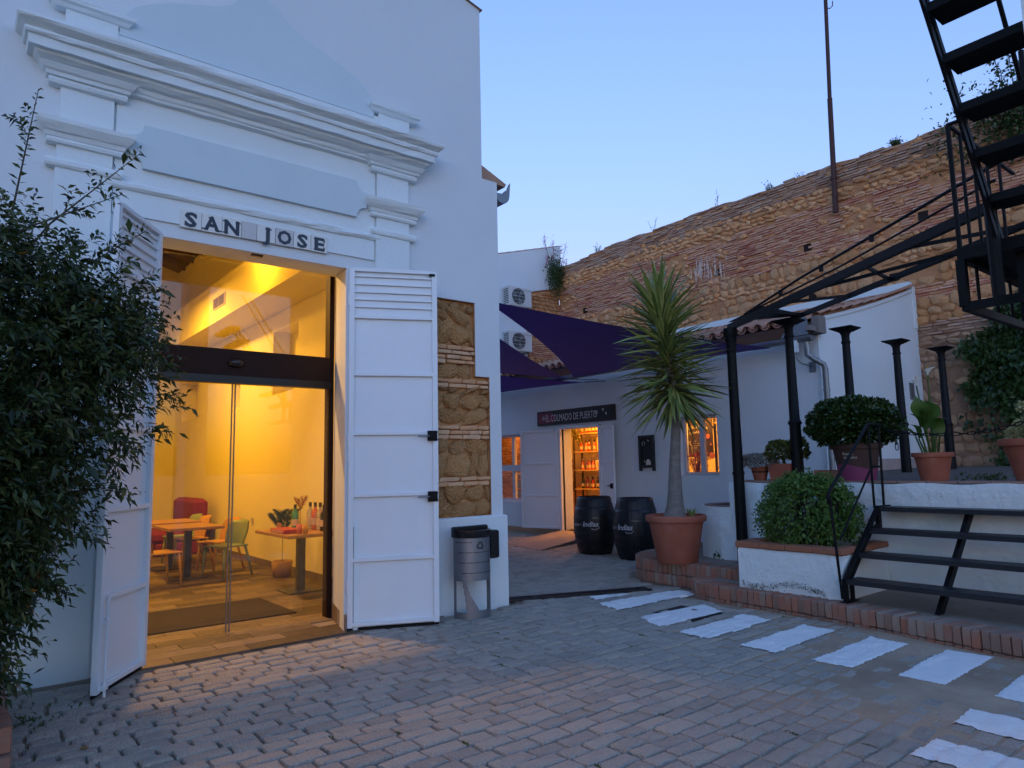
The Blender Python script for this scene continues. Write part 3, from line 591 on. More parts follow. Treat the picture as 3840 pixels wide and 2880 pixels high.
vm = material('vent_grille_paint', [(.62, .56, .46)], .5, piece=False)
b = MB(); b.box((3.295, 11.58, 4.235), (3.313, 12.23, 4.445)); vg = b.build('vent', vm, bk)
for k in range(2):
    for i in range(8): b = MB(); y0 = 11.61+k*.305; z = 4.255+i*.0215; b.box((3.285, y0, z), (3.2945, y0+.28, z+.011)); b.build('slat', material('vent_slat', [(.16, .11, .06)], .6, piece=False), vg)
wood = material('dark_ceiling_timber', [(.10, .05, .025), (.17, .09, .045)], .7, 4, .6, .3, 30, stretch=(1, 6, 1))
b = MB(); b.add([(XR+.02, 6.86, 6.22), (XR+.02, 17.5, 6.22), (2.07, 17.5, 6.8), (2.07, 6.86, 6.8)], [(0, 1, 2, 3)]); b.add([(.2, 6.86, 6.22), (.2, 17.5, 6.22), (2.07, 17.5, 6.8), (2.07, 6.86, 6.8)], [(3, 2, 1, 0)]); b.build('ceiling_boards', wood, rm, fix=False)
for i in range(14):
    y0 = 7.3+i*.72
    b = MB(); b.bar((XR-.02, y0, 6.14), (2.07, y0, 6.72), .09, .14); b.bar((.25, y0, 6.14), (2.07, y0, 6.72), .09, .14); b.build('rafter', wood, rm)
b = MB(); b.box((3.86, 6.9, 6.02), (3.945, 17.4, 6.16)); b.box((3.82, 6.9, 5.96), (3.945, 17.4, 6.018)); b.build('wall_trim', cream, rm)
b = MB(); b.box((3.935, 6.88, .016), (3.948, 17.4, .11)); b.build('skirting', ftile, rm)
b = MB(); b.prism([(2.905, 6.165), (2.925, 6.16), (3.105, 6.86), (3.085, 6.86)], 'z', .002, .16); b.build('jamb_skirting', ftile, rm)
b = MB(); b.box((3.925, 11.88, .66), (3.946, 11.96, .74)); b.build('socket', vm, rm)
# ceiling lamp just inside (its light spills out over the setts) and lamps deeper in the room
WARM = (1.0, .47, .025)
def lamp(name, label, loc, size, power, col=WARM, aim=(0, 0, -1), spread=None):
    t = thing(name, label, 'lamp', loc, None)
    b = MB(); x, y, z = loc; b.bbox((x-size/2-.02, y-size/2-.02, z+.012), (x+size/2+.02, y+size/2+.02, z+.07), .008); b.build('housing', wpaint, t)
    b = MB(); b.cyl((x, y, z+.07), (x, y, z+.35), .008, n=6); b.build('stem', wpaint, t)
    l = bpy.data.lights.new(name, 'AREA'); l.shape = 'SQUARE'; l.size = size; l.energy = power*.76; l.color = col
    if spread: l.spread = R(spread)
    lo = bpy.data.objects.new('bulb', l); COL.objects.link(lo); lo.parent = t; lo.location = (0, 0, .005); lo.rotation_euler = Vector(aim).to_track_quat('-Z', 'Y').to_euler()
    b = MB(); b.box((x-size/2, y-size/2, z+.008), (x+size/2, y+size/2, z+.012)); b.build('diffuser', emat(name+'_glow', col, .3), t); return t
lamp('room_lamp', 'square ceiling lamp inside the entrance behind the lintel', (2.0, 8.50, 4.32), .22, 5.0, (1.0, .52, .15), aim=(.12, -.50, -1), spread=120)
lamp('room_lamp', 'square ceiling lamp over the dining tables deep in the lit room', (2.0, 12.3, 4.6), .5, 8.5)
lamp('wall_washer', 'bright lamp above the bulkhead lighting the wall near the entrance', (2.75, 9.6, 4.75), .25, 2.0, (1.0, .45, .02), aim=(1, .15, -.25))
# door mat
b = MB(); b.bbox((1.12, 7.31, .015), (2.90, 8.43, .027), .004); tag(b.build('door_mat', material('dark_mat', [(.018, .012, .010), (.04, .028, .022)], .95, 40, .6, .8, 150, piece=False)), 'wide dark brown doormat on the tiled floor behind the glass', 'mat')
# tables
ttop = material('butcher_block', [(.30, .15, .06), (.42, .23, .10)], .4, 4, .6, stretch=(1, 8, 1), piece=False); steel = material('grey_steel', [(.05, .055, .065), (.08, .085, .10)], .4, piece=False)
def table(label, cx, cy, sx, sy, h=.75):
    t = thing('bistro_table', label, 'table', (cx, cy, .014), 'bistro tables in the lit room')
    b = MB(); b.bbox((cx-sx/2, cy-sy/2, h-.04), (cx+sx/2, cy+sy/2, h), .005); b.build('table_top', ttop, t)
    b = MB(); b.box((cx-.045, cy-.045, .03), (cx+.045, cy+.045, h-.04)); b.build('column', steel, t); b = MB(); b.bbox((cx-.22, cy-.22, .015), (cx+.22, cy+.22, .03), .004); b.build('foot_plate', steel, t); return t
table('square wooden bistro table carrying bottles and a small palm', 3.46, 8.62, .76, 1.15)
table('wooden bistro table between yellow and green chairs', 2.68, 10.85, .72, 1.0); table('wooden bistro table beside the magenta armchair', 2.72, 12.1, .7, .9)
def chair(label, cx, cy, rz, m):
    t = thing('plastic_chair', label, 'chair', (cx, cy, .014), 'plastic chairs in the lit room'); t.rotation_euler = (0, 0, rz); WL[t.name] = Vector((0, 0, 0))
    # seat with rolled edge, front towards -y
    b = MB(); b.bbox((-.22, -.22, .425), (.22, .21, .45), .012); b.build('seat', m, t)
    n = 8; V = []; F = []
    for j in range(7):
        z = .44+j*.058; yb = .19+.11*(j/6)**1.4; w_ = .20-.015*math.cos(j)
        for i in range(n+1): u = i/n*2-1; V.append((u*w_*(1 if j < 5 else 1-.06*(j-4)), yb-.05*(u*u), z-(.02*u*u if j == 6 else 0)))
    for j in range(6):
        for i in range(n): F.append((j*(n+1)+i, j*(n+1)+i+1, (j+1)*(n+1)+i+1, (j+1)*(n+1)+i))
    b = MB(); m2 = len(V); b.add(V+[(x, y+.018, z) for x, y, z in V], F+[tuple(m2+i for i in reversed(f)) for f in F]+[(i, m2+i, m2+i+1, i+1) for i in range(6*(n+1), 6*(n+1)+n)]); b.build('backrest', m, t, smooth=True)
    for sx in (-1, 1):
        for sy in (-1, 1): b = MB(); b.tube([(sx*.19, sy*.18, .43), (sx*.205, sy*(.20 if sy < 0 else .24), .22), (sx*.215, sy*(.215 if sy < 0 else .30), 0)], [.020, .017, .013], 8); b.build('leg', m, t, smooth=True)
    return t
yel = material('mustard_plastic', [(.50, .26, .035), (.56, .30, .05)], .4, piece=False); sage = material('sage_green_plastic', [(.20, .27, .17), (.25, .32, .21)], .4, piece=False)
chair('sage green plastic chair with its back to the wall', 3.12, 10.55, -1.15, sage); chair('mustard yellow plastic chair next to the sage green one', 3.22, 11.25, -1.25, yel)
chair('mustard yellow plastic chair behind the wooden table', 3.05, 12.2, -1.4, yel); chair('sage green plastic chair near the magenta armchair', 3.05, 12.75, -1.35, sage); chair('mustard yellow plastic chair facing the others across the table', 2.2, 10.35, 1.75, yel)
mag = material('magenta_fabric', [(.16, .01, .035), (.22, .015, .05)], .9, 30, .5, .3, 200, piece=False)
t = thing('armchair', 'magenta upholstered high-back armchair by the wall', 'armchair', (3.35, 14.6, .014)); b = MB(); b.bbox((2.85, 13.9, .25), (3.55, 15.3, .45), .05); b.build('seat', mag, t); b = MB(); b.bbox((3.50, 13.85, .25), (3.75, 15.35, 1.02), .07); b.build('backrest', mag, t); b = MB(); b.bbox((2.9, 13.86, .02), (3.7, 15.3, .24), .02); b.build('base', mag, t)
# things on the tall table
gl_clear = material('bottle_glass_clear', [(.75, .72, .62)], .08, piece=False, trans=.6); gl_green = material('bottle_glass_green', [(.05, .30, .16)], .08, piece=False); gl_pink = material('bottle_glass_pink', [(.55, .13, .10), (.62, .2, .12)], .1, piece=False); gl_dark = material('bottle_glass_dark', [(.012, .010, .010)], .1, piece=False); gl_amber = material('bottle_glass_amber', [(.55, .26, .06)], .1, piece=False)
capb = material('black_cap', [(.01, .01, .01)], .4, piece=False); labelm = material('paper_label', [(.55, .42, .3), (.6, .5, .4)], .7, 30, .6, piece=False)
BOT = {}
def bottle(label, loc, m, s=1.0, group=None, cap=capb):
    k = (m.name, cap.name)
    if k not in BOT:
        b = MB(); b.lathe((0, 0, 0), [(0, 0), (.036, 0), (.038, .01), (.038, .17), (.034, .19), (.015, .215), (.0135, .235)], 14); a = b.mesh('glass'); a.materials.append(m); a.polygons.foreach_set('use_smooth', [True]*len(a.polygons))
        b = MB(); b.lathe((0, 0, 0), [(.016, .235), (.016, .28), (0, .28)], 12); c = b.mesh('cap'); c.materials.append(cap)
        b = MB(); b.lathe((0, 0, 0), [(.0386, .05), (.0386, .12)], 14); d = b.mesh('paper_label'); d.materials.append(labelm); BOT[k] = (a, c, d)
    t = thing('bottle', label, 'bottle', loc, group); t.scale = (s, s, s); WL[t.name] = Vector((0, 0, 0))
    for n_, me in zip(('glass', 'cap', 'paper_label'), BOT[k]): addobj(n_, me, t)
    return t
for i in range(4): bottle(('clear' if i % 2 == 0 else 'pink')+' gin bottle with black cap in the row on the bistro table', (3.62+.02*i, 8.72-.11*i, .752), gl_clear if i % 2 == 0 else gl_pink, 1.22, ('clear' if i % 2 == 0 else 'pink')+' bottles in a row on the bistro table')
bottle('green bottle with black cap standing alone on the bistro table', (3.42, 8.72, .752), gl_green, 1.15); bottle('black glass bottle at the front of the bistro table', (3.62, 8.30, .752), gl_dark, 1.15)
b = MB(); b.bbox((3.50, 8.25, .752), (3.74, 8.78, .80), .004); 
red = material('red_card', [(.35, .03, .03), (.42, .05, .05)], .5, piece=False)
t = thing('gift_box', 'flat red box with pale sides on the bistro table', 'box', (3.22, 8.5, .752)); b = MB(); b.bbox((3.12, 8.28, .752), (3.34, 8.75, .80), .004); b.build('lid', red, t); b = MB(); b.box((3.1145, 8.32, .757), (3.119, 8.71, .792)); b.build('band', material('pink_card', [(.55, .25, .2)], .6, piece=False), t)
b = MB()
for i in range(7): b.cyl((3.2, 8.62+.018*i, .80), (3.2, 8.62+.018*i, .86), .007, n=8)
tag(b.build('sample_vials', gl_amber), 'little row of amber sample vials on the red box', 'vials')
for q, (x, y) in enumerate(((3.26, 8.18), (3.30, 8.09))):
    b = MB(); b.lathe((x, y, .752), [(0, .002), (.030, .002), (.036, .11), (.034, .11), (.028, .008), (0, .008)], 14); tag(b.build('drinking_glass', gl_amber if q else gl_pink, smooth=True), ('amber' if q else 'pinkish')+' tumbler at the near edge of the bistro table', 'glass')
pg = leafmat('palm_frond_green', [(.02, .045, .012), (.05, .09, .025)]); dr = leafmat('dried_red_palm', [(.22, .045, .02), (.30, .07, .03)], .7)
def frond(P, D, L, up, n=17):
    D = np.array(D)/np.linalg.norm(D); S = np.cross(D, up); S /= np.linalg.norm(S); t = np.linspace(.15, 1, n); pos = np.array(P)+D*(t[:, None]*L)-np.array([0, 0, 1])*(t[:, None]**2*L*.25)
    Ps = np.concatenate([pos, pos]); Ds = np.concatenate([D*.7+S, D*.7-S]).reshape(2, 3).repeat(n, 0); Ls = np.concatenate([np.sin(t*2.6+.35)]*2)*L*.42; return Ps, Ds, Ls
def palm(name, label, base, h, nf, L, m, potm=None, spread=.8):
    t = thing(name, label, 'plant', base); P, D, Ls = [], [], []; stems = MB()
    for i in range(nf):
        a = i*2.4+random.random(); d = np.array([math.cos(a)*spread, math.sin(a)*spread, 1.0]); p, q, l = frond((base[0], base[1], base[2]+h), d, L*random.uniform(.8, 1.1), np.array([0, 0, 1.0]) if spread > .1 else np.array([1, 0, 0])); P.append(p); D.append(q); Ls.append(l)
        dn = d/np.linalg.norm(d); tp = np.array([base[0], base[1], base[2]+h]); stems.tube([tuple(tp-np.array([0, 0, h*.9])), tuple(tp), tuple(tp+dn*L*.5-np.array([0, 0, L*.06]))], .004, 5)
    P = np.concatenate(P); D = np.concatenate(D); Ls = np.concatenate(Ls); leaves('fronds', P, D, Ls, Ls*.06+.002, m, t, label=None)['kind'] = 'stuff'; stems.build('stems', m, t); return t
palm('potted_palm', 'small green parlour palm on the bistro table', (3.44, 9.05, .752), .08, 13, .30, pg, spread=.75); palm('dried_palm_leaves', 'dried rust red palm leaf bunch on the bistro table', (3.56, 8.9, .752), .24, 4, .24, dr, spread=.35)
t = palm('basket_palm', 'tall thin palm in a woven basket on the floor by the wall', (3.72, 9.94, .014), .62, 9, .45, pg, spread=.55); b = MB(); b.lathe((3.72, 9.94, .014), [(0, 0), (.12, 0), (.135, .1), (.145, .22), (.13, .22), (.12, .05), (0, .05)], 18); b.build('basket', material('woven_basket', [(.30, .17, .07), (.40, .25, .12)], .9, 30, .6, .8, 90, piece=False), t, smooth=True)
# ================================================================= shop across the yard (front wall X = 10.2)
XS = 10.2; YG = 5.214; XB = 13.95
shop = thing('white_shop', 'low white shop with tiled roof, lit doorway and chalk sign', 'building', (XS, 9, 0))
b = MB(); DO = (9.90, 11.03, .13, 2.27); W2 = (7.11, 7.935, 1.275, 2.33); W1 = (12.20, 13.75, .70, 2.24)
holed(b, (YG, 15.1), (-.05, 3.45), [DO, W2, W1], lambda u, v: (XS, u, v)); TH = .28
for y0, y1, z0, z1_ in (DO, W2, W1):
    X2 = XS+TH
    b.add([(XS, y0, z0), (X2, y0, z0), (X2, y0, z1_), (XS, y0, z1_)], [(0, 1, 2, 3)]); b.add([(XS, y1, z0), (X2, y1, z0), (X2, y1, z1_), (XS, y1, z1_)], [(0, 1, 2, 3)])
    b.add([(XS, y0, z1_), (X2, y0, z1_), (X2, y1, z1_), (XS, y1, z1_)], [(0, 1, 2, 3)]); b.add([(XS, y0, z0), (X2, y0, z0), (X2, y1, z0), (XS, y1, z0)], [(0, 1, 2, 3)])
holed(b, (YG+.25, 15), (-.05, 3.4), [DO, W2, W1], lambda u, v: (XS+TH, u, v))
def rz_(x): return 3.60+(x-10.0)*.268+.05*math.sin((x-10)/4*math.pi)*-1
gp = [(XS, -.05)]+[(x, rz_(x)+.03) for x in np.linspace(XS, XB, 9)]+[(XB, -.05)]
b.add([(x, YG, z) for x, z in gp], [tuple(range(len(gp)))])
b.build('wall', lilac, shop, fix=False)
b = MB(); b.add([(XS-.02, 5.5, 3.38), (XB, 5.5, 3.38), (XB, 15.1, 3.38), (XS-.02, 15.1, 3.38)], [(0, 1, 2, 3)]); b.build('soffit', lilac, shop)
# roof bed + barrel tiles laid in columns up the slope
b = MB()
for i in range(8):
    xa = XS-.25+i*(XB-XS+.25)/8; xb = XS-.25+(i+1)*(XB-XS+.25)/8; b.add([(xa, YG-.02, rz_(xa)-.03), (xb, YG-.02, rz_(xb)-.03), (xb, 15.1, rz_(xb)-.03), (xa, 15.1, rz_(xa)-.03)], [(0, 1, 2, 3)])
b.add([(XS-.25, YG-.02, rz_(XS-.25)-.03), (XS-.25, 15.1, rz_(XS-.25)-.03), (XS-.02, 15.1, 3.40), (XS-.02, YG-.02, 3.40)], [(0, 1, 2, 3)])
rb = b.build('roof', material('roof_bed_mortar', [(.20, .13, .09), (.3, .2, .15)], .95, 6, .6, piece=False), shop, fix=False)
def barrel(mb, up=True, l=.42, r0=.085, r1=.072, n=7):
    V = []
    for x, r in ((0, r0), (l, r1)):
        for t_, rr in ((0, r), (1, r-.012)):
            for i in range(n+1): a = math.pi*i/n; V.append((x, -rr*math.cos(a), (rr*math.sin(a)) if up else (-rr*math.sin(a))))
    m = n+1; F = []
    for i in range(n): F += [(i, i+1, 2*m+i+1, 2*m+i), (m+i, 3*m+i, 3*m+i+1, m+i+1), (i, m+i, m+i+1, i+1), (2*m+i, 2*m+i+1, 3*m+i+1, 3*m+i)]
    F += [(0, 2*m, 3*m, m), (n, m+n, 3*m+n, 2*m+n)]
    mb.add(V, F)
b = MB(); barrel(b); tm = b.mesh('roof_tile'); tm.materials.append(roofm); tm.polygons.foreach_set('use_smooth', [True]*len(tm.polygons)); tm.set_sharp_from_angle(angle=R(40))
slope = math.atan(.268); far = MB(); pans = MB(); cnt_ = 0
for ci in range(46):
    yc = YG+.16+ci*.212
    for ri in range(10):
        x = XS-.33+ri*.36; z = rz_(x)+.005+.012
        if ri < 6 and cnt_ < 270: o = addobj('roof_tile', tm, rb, (x+random.uniform(-.012, .012), yc+random.uniform(-.008, .008), z+.0), (0, -slope-.03, random.uniform(-.02, .02))); cnt_ += 1
        else:
            t_ = MB(); barrel(t_); far.rnd = random.uniform(.01, .99); c, s = math.cos(slope), math.sin(slope); far.add([(x+px*c-pz*s, yc+py, z+px*s+pz*c) for px, py, pz in t_.v], t_.f)
        t_ = MB(); barrel(t_, False, n=5); pans.rnd = random.uniform(.01, .99); c, s = math.cos(slope), math.sin(slope); pans.add([(x+px*c-pz*s, yc+.106+py, z+.045+px*s+pz*c) for px, py, pz in t_.v], t_.f)
tag(far.build('roof_tiles_upper', roofm, rb, fix=False, smooth=True, auto=40), kind='stuff'); tag(pans.build('pan_tiles', roofm, rb, fix=False, smooth=True, auto=40), kind='stuff')
for i in range(10):
    x = XS+.02+i*.375; o = addobj('verge_tile', tm, rb, (x, YG+.02, rz_(x)+.045), (R(-25), -slope-.05, 0)); o.scale = (1, 1.0, .85)
# white rendered strip where the roof meets the old wall
b = MB(); b.box((XB-.13, YG+.02, 4.45), (XB, 15.05, 4.80)); b.build('flashing', white, shop)
b = MB(); b.box((XB-.12, YG-.015, 3.9), (XB+.02, YG+.3, 4.73)); b.build('gable_end', white, shop)
# faint strips on the gable and base band
b = MB(); b.box((XS+.4, YG-.012, 1.0), (XB-.3, YG-.002, 1.50)); b.build('base_band', material('faded_pink_base', [(.30, .24, .22), (.42, .36, .34)], .9, 3, .7, piece=False), shop)
b = MB(); b.box((13.35, YG-.02, 2.55), (13.52, YG-.003, 2.85)); b.build('gable_vent', galv, shop)
# gutter, hopper and downpipe
c = (9.93, 3.36); b = MB(); pr = [(c[0]+.085*math.cos(t), c[1]+.085*math.sin(t)) for t in [math.pi+math.pi*i/10 for i in range(11)]]+[(c[0]+.078*math.cos(t), c[1]+.078*math.sin(t)) for t in [2*math.pi-math.pi*i/10 for i in range(11)]]
b.prism(pr, 'y', 5.17, 14.9); gt = b.build('gutter', galv, shop)
b = MB(); b.prism([(9.845, 3.36)]+[(c[0]+.085*math.cos(t), c[1]+.085*math.sin(t)) for t in [math.pi+math.pi*i/10 for i in range(1, 11)]], 'y', 5.16, 5.169); b.prism([(5.18, 3.37), (5.18, 3.62), (5.26, 3.66), (5.33, 3.60), (5.40, 3.57), (5.46, 3.50), (5.56, 3.45), (5.62, 3.37)], 'x', 9.835, 9.847); b.build('end_plate', galv, gt)
b = MB(); b.tube([(9.95, 5.27, 3.30), (9.95, 5.27, 3.08), (10.02, 5.20, 3.00), (10.12, 5.12, 2.93), (10.14, 5.11, 2.86), (10.14, 5.11, 1.3)], .043, 12); b.build('downpipe', galv, shop, smooth=True, auto=50)
b = MB(); b.cyl((10.14, 5.11, 2.52), (10.14, 5.11, 2.56), .05); b.build('pipe_clip', galv, shop)
b = MB(); b.box((9.8, 5.12, 3.42), (10.25, 5.2, 3.50)); b.box((9.98, 5.08, 3.40), (10.2, 5.19, 3.66)); b.build('eave_corbel', material('grey_render', [(.16, .14, .13), (.24, .22, .2)], .95, 6, .6, .5, 40, piece=False), shop)
# windows (frame, mullions, panes, brick sill)
frm = material('white_window_paint', [(.50, .50, .55), (.56, .56, .60)], .5, piece=False)
def window(y0, y1, z0, z1_, vm_, hm, lab):
    X = XS+.12; wn = MB(); f = .055
    wn.box((X, y0, z0), (X+.06, y1, z0+f)); wn.box((X, y0, z1_-f), (X+.06, y1, z1_)); wn.box((X, y0, z0+f), (X+.06, y0+f, z1_-f)); wn.box((X, y1-f, z0+f), (X+.06, y1, z1_-f))
    w_ = wn.build('window', frm, shop, label=lab)
    for y in vm_: b = MB(); b.box((X-.003, y-.045, z0+f), (X+.063, y+.045, z1_-f)); b.build('mullion', frm, w_)
    for z in hm:
        ys_ = [y0+f]+[q for y in vm_ for q in (y-.045, y+.045)]+[y1-f]
        for i in range(0, len(ys_), 2): b = MB(); b.box((X, ys_[i], z-.07), (X+.06, ys_[i+1], z+.07)); b.build('cross_bar', frm, w_)
    b = MB(); b.box((X+.028, y0+f, z0+f), (X+.034, y1-f, z1_-f)); b.build('pane', glass, w_)
    y = y0-.03
    while y < y1+.02:
        o = addobj('sill_brick', BV[int(y*97) % 6], w_, (XS+.07, y+.06, z0-.045), (R(90), 0, 0)); o.scale = (1.75, .36, 1.6); y += .122
    return w_
window(*W2, [7.516], [], 'window showing a chalk poster and bottle shelves'); window(*W1, [12.86], [1.46], 'four-pane window behind the open door leaf')
# interior
inn = thing('shop_interior', 'warm lit shop room seen through the doorway and windows', 'room', (11.5, 10, 0)); ycol = material('yellow_shop_wall', [(.62, .50, .30), (.70, .58, .36)], .8, 2, .5, piece=False)
b = MB(); b.add([(12.0, 5.5, .1), (12.0, 15, .1), (12.0, 15, 3.3), (12.0, 5.5, 3.3)], [(0, 1, 2, 3)]); b.add([(10.49, 5.5, .1), (12, 5.5, .1), (12, 5.5, 3.3), (10.49, 5.5, 3.3)], [(0, 1, 2, 3)]); b.add([(10.49, 14.9, .1), (12, 14.9, .1), (12, 14.9, 3.3), (10.49, 14.9, 3.3)], [(0, 1, 2, 3)]); b.add([(10.49, 5.5, 2.9), (12, 5.5, 2.9), (12, 15, 2.9), (10.49, 15, 2.9)], [(0, 1, 2, 3)]); b.build('wall', ycol, inn, fix=False)
b = MB(); b.box((10.15, 5.5, .02), (12.0, 15, .13)); b.build('floor', material('shop_floor', [(.30, .2, .11), (.38, .26, .16)], .5, 3, .6, piece=False), inn)
b = MB(); b.box((11.9, 12.15, .13), (11.98, 14.8, 1.0)); b.box((11.0, 12.75, .13), (11.1, 14.8, 2.4)); b.build('stone_dado', rubble, inn)
for i in range(18):
    for j in range(7):
        o = addobj('brick', OB[(i*3+j) % 5], inn, (10.99, 12.85+j*.285+(i % 2)*.14, 1.15+i*.068), (0, 0, R(90))); o.scale = (1.0, .5, 1.35)
# shelf units with bottles
dkw = material('dark_shelf_wood', [(.03, .018, .012), (.05, .03, .02)], .5, piece=False); pine = material('pine_shelf', [(.45, .28, .13), (.52, .34, .18)], .5, piece=False)
def shelf_unit(label, x, y0, y1, zs, ztop):
    t = thing('shelf_unit', label, 'shelf', (x, (y0+y1)/2, .13))
    for y in (y0, y1):
        for xx in (x, x+.26): b = MB(); b.box((xx, y-.018, .13), (xx+.03, y+.018, ztop)); b.build('upright', dkw, t)
    for z in zs: b = MB(); b.box((x-.01, y0+.018, z-.03), (x+.30, y1-.018, z)); b.build('shelf_board', pine, t)
    b = MB(); b.box((x+.10, (y0*.4+y1*.6), zs[0]), (x+.12, (y0*.4+y1*.6)+.02, ztop)); return t
shelf_unit('dark framed shelf of red bottles seen through the shop doorway', 11.58, 10.55, 12.12, [.45, .95, 1.386, 1.82, 2.25], 2.6)
redcap = material('bright_cap', [(.6, .5, .4)], .4, piece=False)
gl_red = material('bottle_glass_red', [(.32, .02, .012), (.40, .05, .02)], .12, piece=False)
CN = {'bottle_glass_clear': 'clear', 'bottle_glass_green': 'green', 'bottle_glass_pink': 'pink', 'bottle_glass_dark': 'black', 'bottle_glass_amber': 'amber', 'bottle_glass_red': 'red'}
desc = {.95: ('bottle on the lowest bottle shelf in the shop doorway', [gl_dark, gl_red]), 1.386: ('bottle with pale cap on the middle shelf in the shop doorway', [gl_pink]), 1.82: ('bottle on the upper shelf in the shop doorway', [gl_red, gl_pink]), 2.25: ('bottle on the top shelf seen in the shop doorway', [gl_red])}
for z, (lab, ms) in desc.items():
    for i in range(11):
        if z == 1.82 and i in (4, 5, 6): continue
        bottle(CN[ms[i % len(ms)].name]+' '+lab, (11.66+random.uniform(0, .1), 10.68+i*.128, z+.001), ms[i % len(ms)], .95, CN[ms[i % len(ms)].name]+' bottles on the doorway shelf at %.2f m' % z, redcap if z == 1.386 else capb)
goldm = material('gold_gift_box', [(.60, .36, .06), (.66, .44, .12)], .4, piece=False)
b = MB(); b.bbox((11.62, 11.12, 1.821), (11.76, 11.38, 2.12), .01); tag(b.build('display_box', goldm), 'gold display box between the red bottles on the upper shelf', 'box')
t = thing('framed_card', 'white framed card leaning on the middle bottle shelf', 'frame', (11.585, 11.25, 1.387)); b = MB(); b.prism([(11.20, 1.387), (11.36, 1.387), (11.40, 1.60), (11.24, 1.60)], 'x', 11.57, 11.585); b.build('frame', material('white_card', [(.72, .68, .6)], .6, piece=False), t); b = MB(); b.prism([(11.235, 1.41), (11.335, 1.41), (11.365, 1.575), (11.265, 1.575)], 'x', 11.567, 11.5695); b.build('picture', goldm, t)
shelf_unit('dark framed bottle shelf behind the right window pane', 10.85, 6.35, 7.62, [.7, 1.20, 1.42, 1.82, 2.23], 2.6)
for z, ms, lab in ((1.82, [gl_clear, gl_amber, gl_pink], 'bottle on the upper window shelf of the shop'), (1.42, [gl_clear, gl_green, gl_dark, gl_dark], 'bottle on the lower window shelf of the shop')):
    for i in range(9): bottle(CN[ms[(8-i) % len(ms)].name]+' '+lab, (10.92+.06*(i % 2), 6.58+i*.10, z+.001), ms[(8-i) % len(ms)], .95, CN[ms[(8-i) % len(ms)].name]+' bottles on the window shelf at %.2f m' % z)
# poster behind the left pane
t = thing('chalk_poster', 'dark hanging poster with hand lettering and fruit drawings behind the window', 'poster', (10.70, 7.85, 1.6))
b = MB(); b.box((10.70, 7.56, 1.60), (10.712, 8.20, 2.40)); b.build('panel', material('poster_brown', [(.05, .028, .015), (.07, .04, .02)], .7, piece=False), t)
chalk = material('chalk_white', [(.65, .58, .48)], .8, piece=False); orange = material('poster_orange', [(.6, .16, .05)], .7, piece=False)
def yz(X, y1, z0, arc=0): return lambda u, v: (X, y1-u, z0+v+arc*math.sin(u*7))
b = MB(); letters(b, 'LA', yz(10.697, 7.92, 2.235), .075, width=.85); letters(b, 'COPA PERFECTA', yz(10.697, 8.13, 2.10, .02), .088, width=.72); letters(b, 'Ingredientes', yz(10.697, 8.08, 2.02, .015), .07, shear=.3)
letters(b, '5cl', yz(10.697, 7.98, 1.88), .055); letters(b, 'de nuestra ginebra', yz(10.697, 7.98, 1.845), .03); letters(b, 'strawberry', yz(10.697, 7.98, 1.80), .045, shear=.3); letters(b, '20cl', yz(10.697, 7.98, 1.755), .05); letters(b, 'de tónica', yz(10.697, 7.98, 1.72), .032); letters(b, 'hielo', yz(10.697, 7.98, 1.68), .032)
ot = [(8.02, 1.66), (8.12, 1.66), (8.12, 1.80), (8.085, 1.84), (8.085, 1.90), (8.055, 1.90), (8.055, 1.84), (8.02, 1.80), (8.02, 1.66)]
for i in range(len(ot)-1): b.bar((10.697, *ot[i]), (10.697, *ot[i+1]), .004, .008, (1, 0, 0))
b.build('lettering', chalk, t, fix=False)
for y, z, r in ((7.66, 1.97, .045), (7.60, 1.82, .02), (7.70, 1.665, .025), (7.95, 1.63, .03), (7.59, 1.62, .06)): b = MB(); b.cyl((10.699, y, z), (10.6945, y, z), r, n=18); b.build('fruit_drawing', orange, t)
# dried flower bunches
def bunch(label, base, n, h, sp, m, vase=None):
    t = thing('dried_flowers', label, 'dried flowers', base); P, D, L = [], [], []
    st = MB()
    for i in range(n):
        a = random.uniform(0, 6.28); q = random.uniform(.0, sp); tip = np.array([base[0]+math.cos(a)*q, base[1]+math.sin(a)*q, base[2]+h*random.uniform(.55, 1)]); st.tube([base, tuple(tip)], .003, 4)
        for k in range(9): P.append(tip-np.array([0, 0, 1])*h*.3*k/9*random.random()); D.append(np.random.normal(size=3)+np.array([0, 0, .8])); L.append(random.uniform(.02, .05))
    L = np.array(L); leaves('florets', np.array(P), np.array(D), L, L*.4, m, t)['kind'] = 'stuff'; st.build('stems', m, t)
    if vase: b = MB(); b.lathe((base[0], base[1], base[2]-.35), [(0, 0), (.08, 0), (.12, .1), (.11, .2), (.05, .28), (.06, .36)], 16); b.build('vase', vase, t, smooth=True)
    return t
redfl = leafmat('dried_red_flower', [(.20, .03, .015), (.32, .06, .02)], .8); bunch('dried orange-red flower bunch at the bottom of the window', (10.55, 7.80, 1.15), 60, .55, .26, redfl)
bunch('dried dark red flowers in a brown vase beside the doorway shelf', (11.6, 12.28, 1.22), 24, .42, .12, redfl, material('brown_vase', [(.10, .04, .02)], .4, piece=False))
hop = leafmat('hanging_hop_garland', [(.10, .08, .03), (.2, .16, .06)], .8); t = thing('hanging_garland', 'pale dried hop garland hanging above the shop doorway', 'garland', (11.3, 11.75, 2.55))
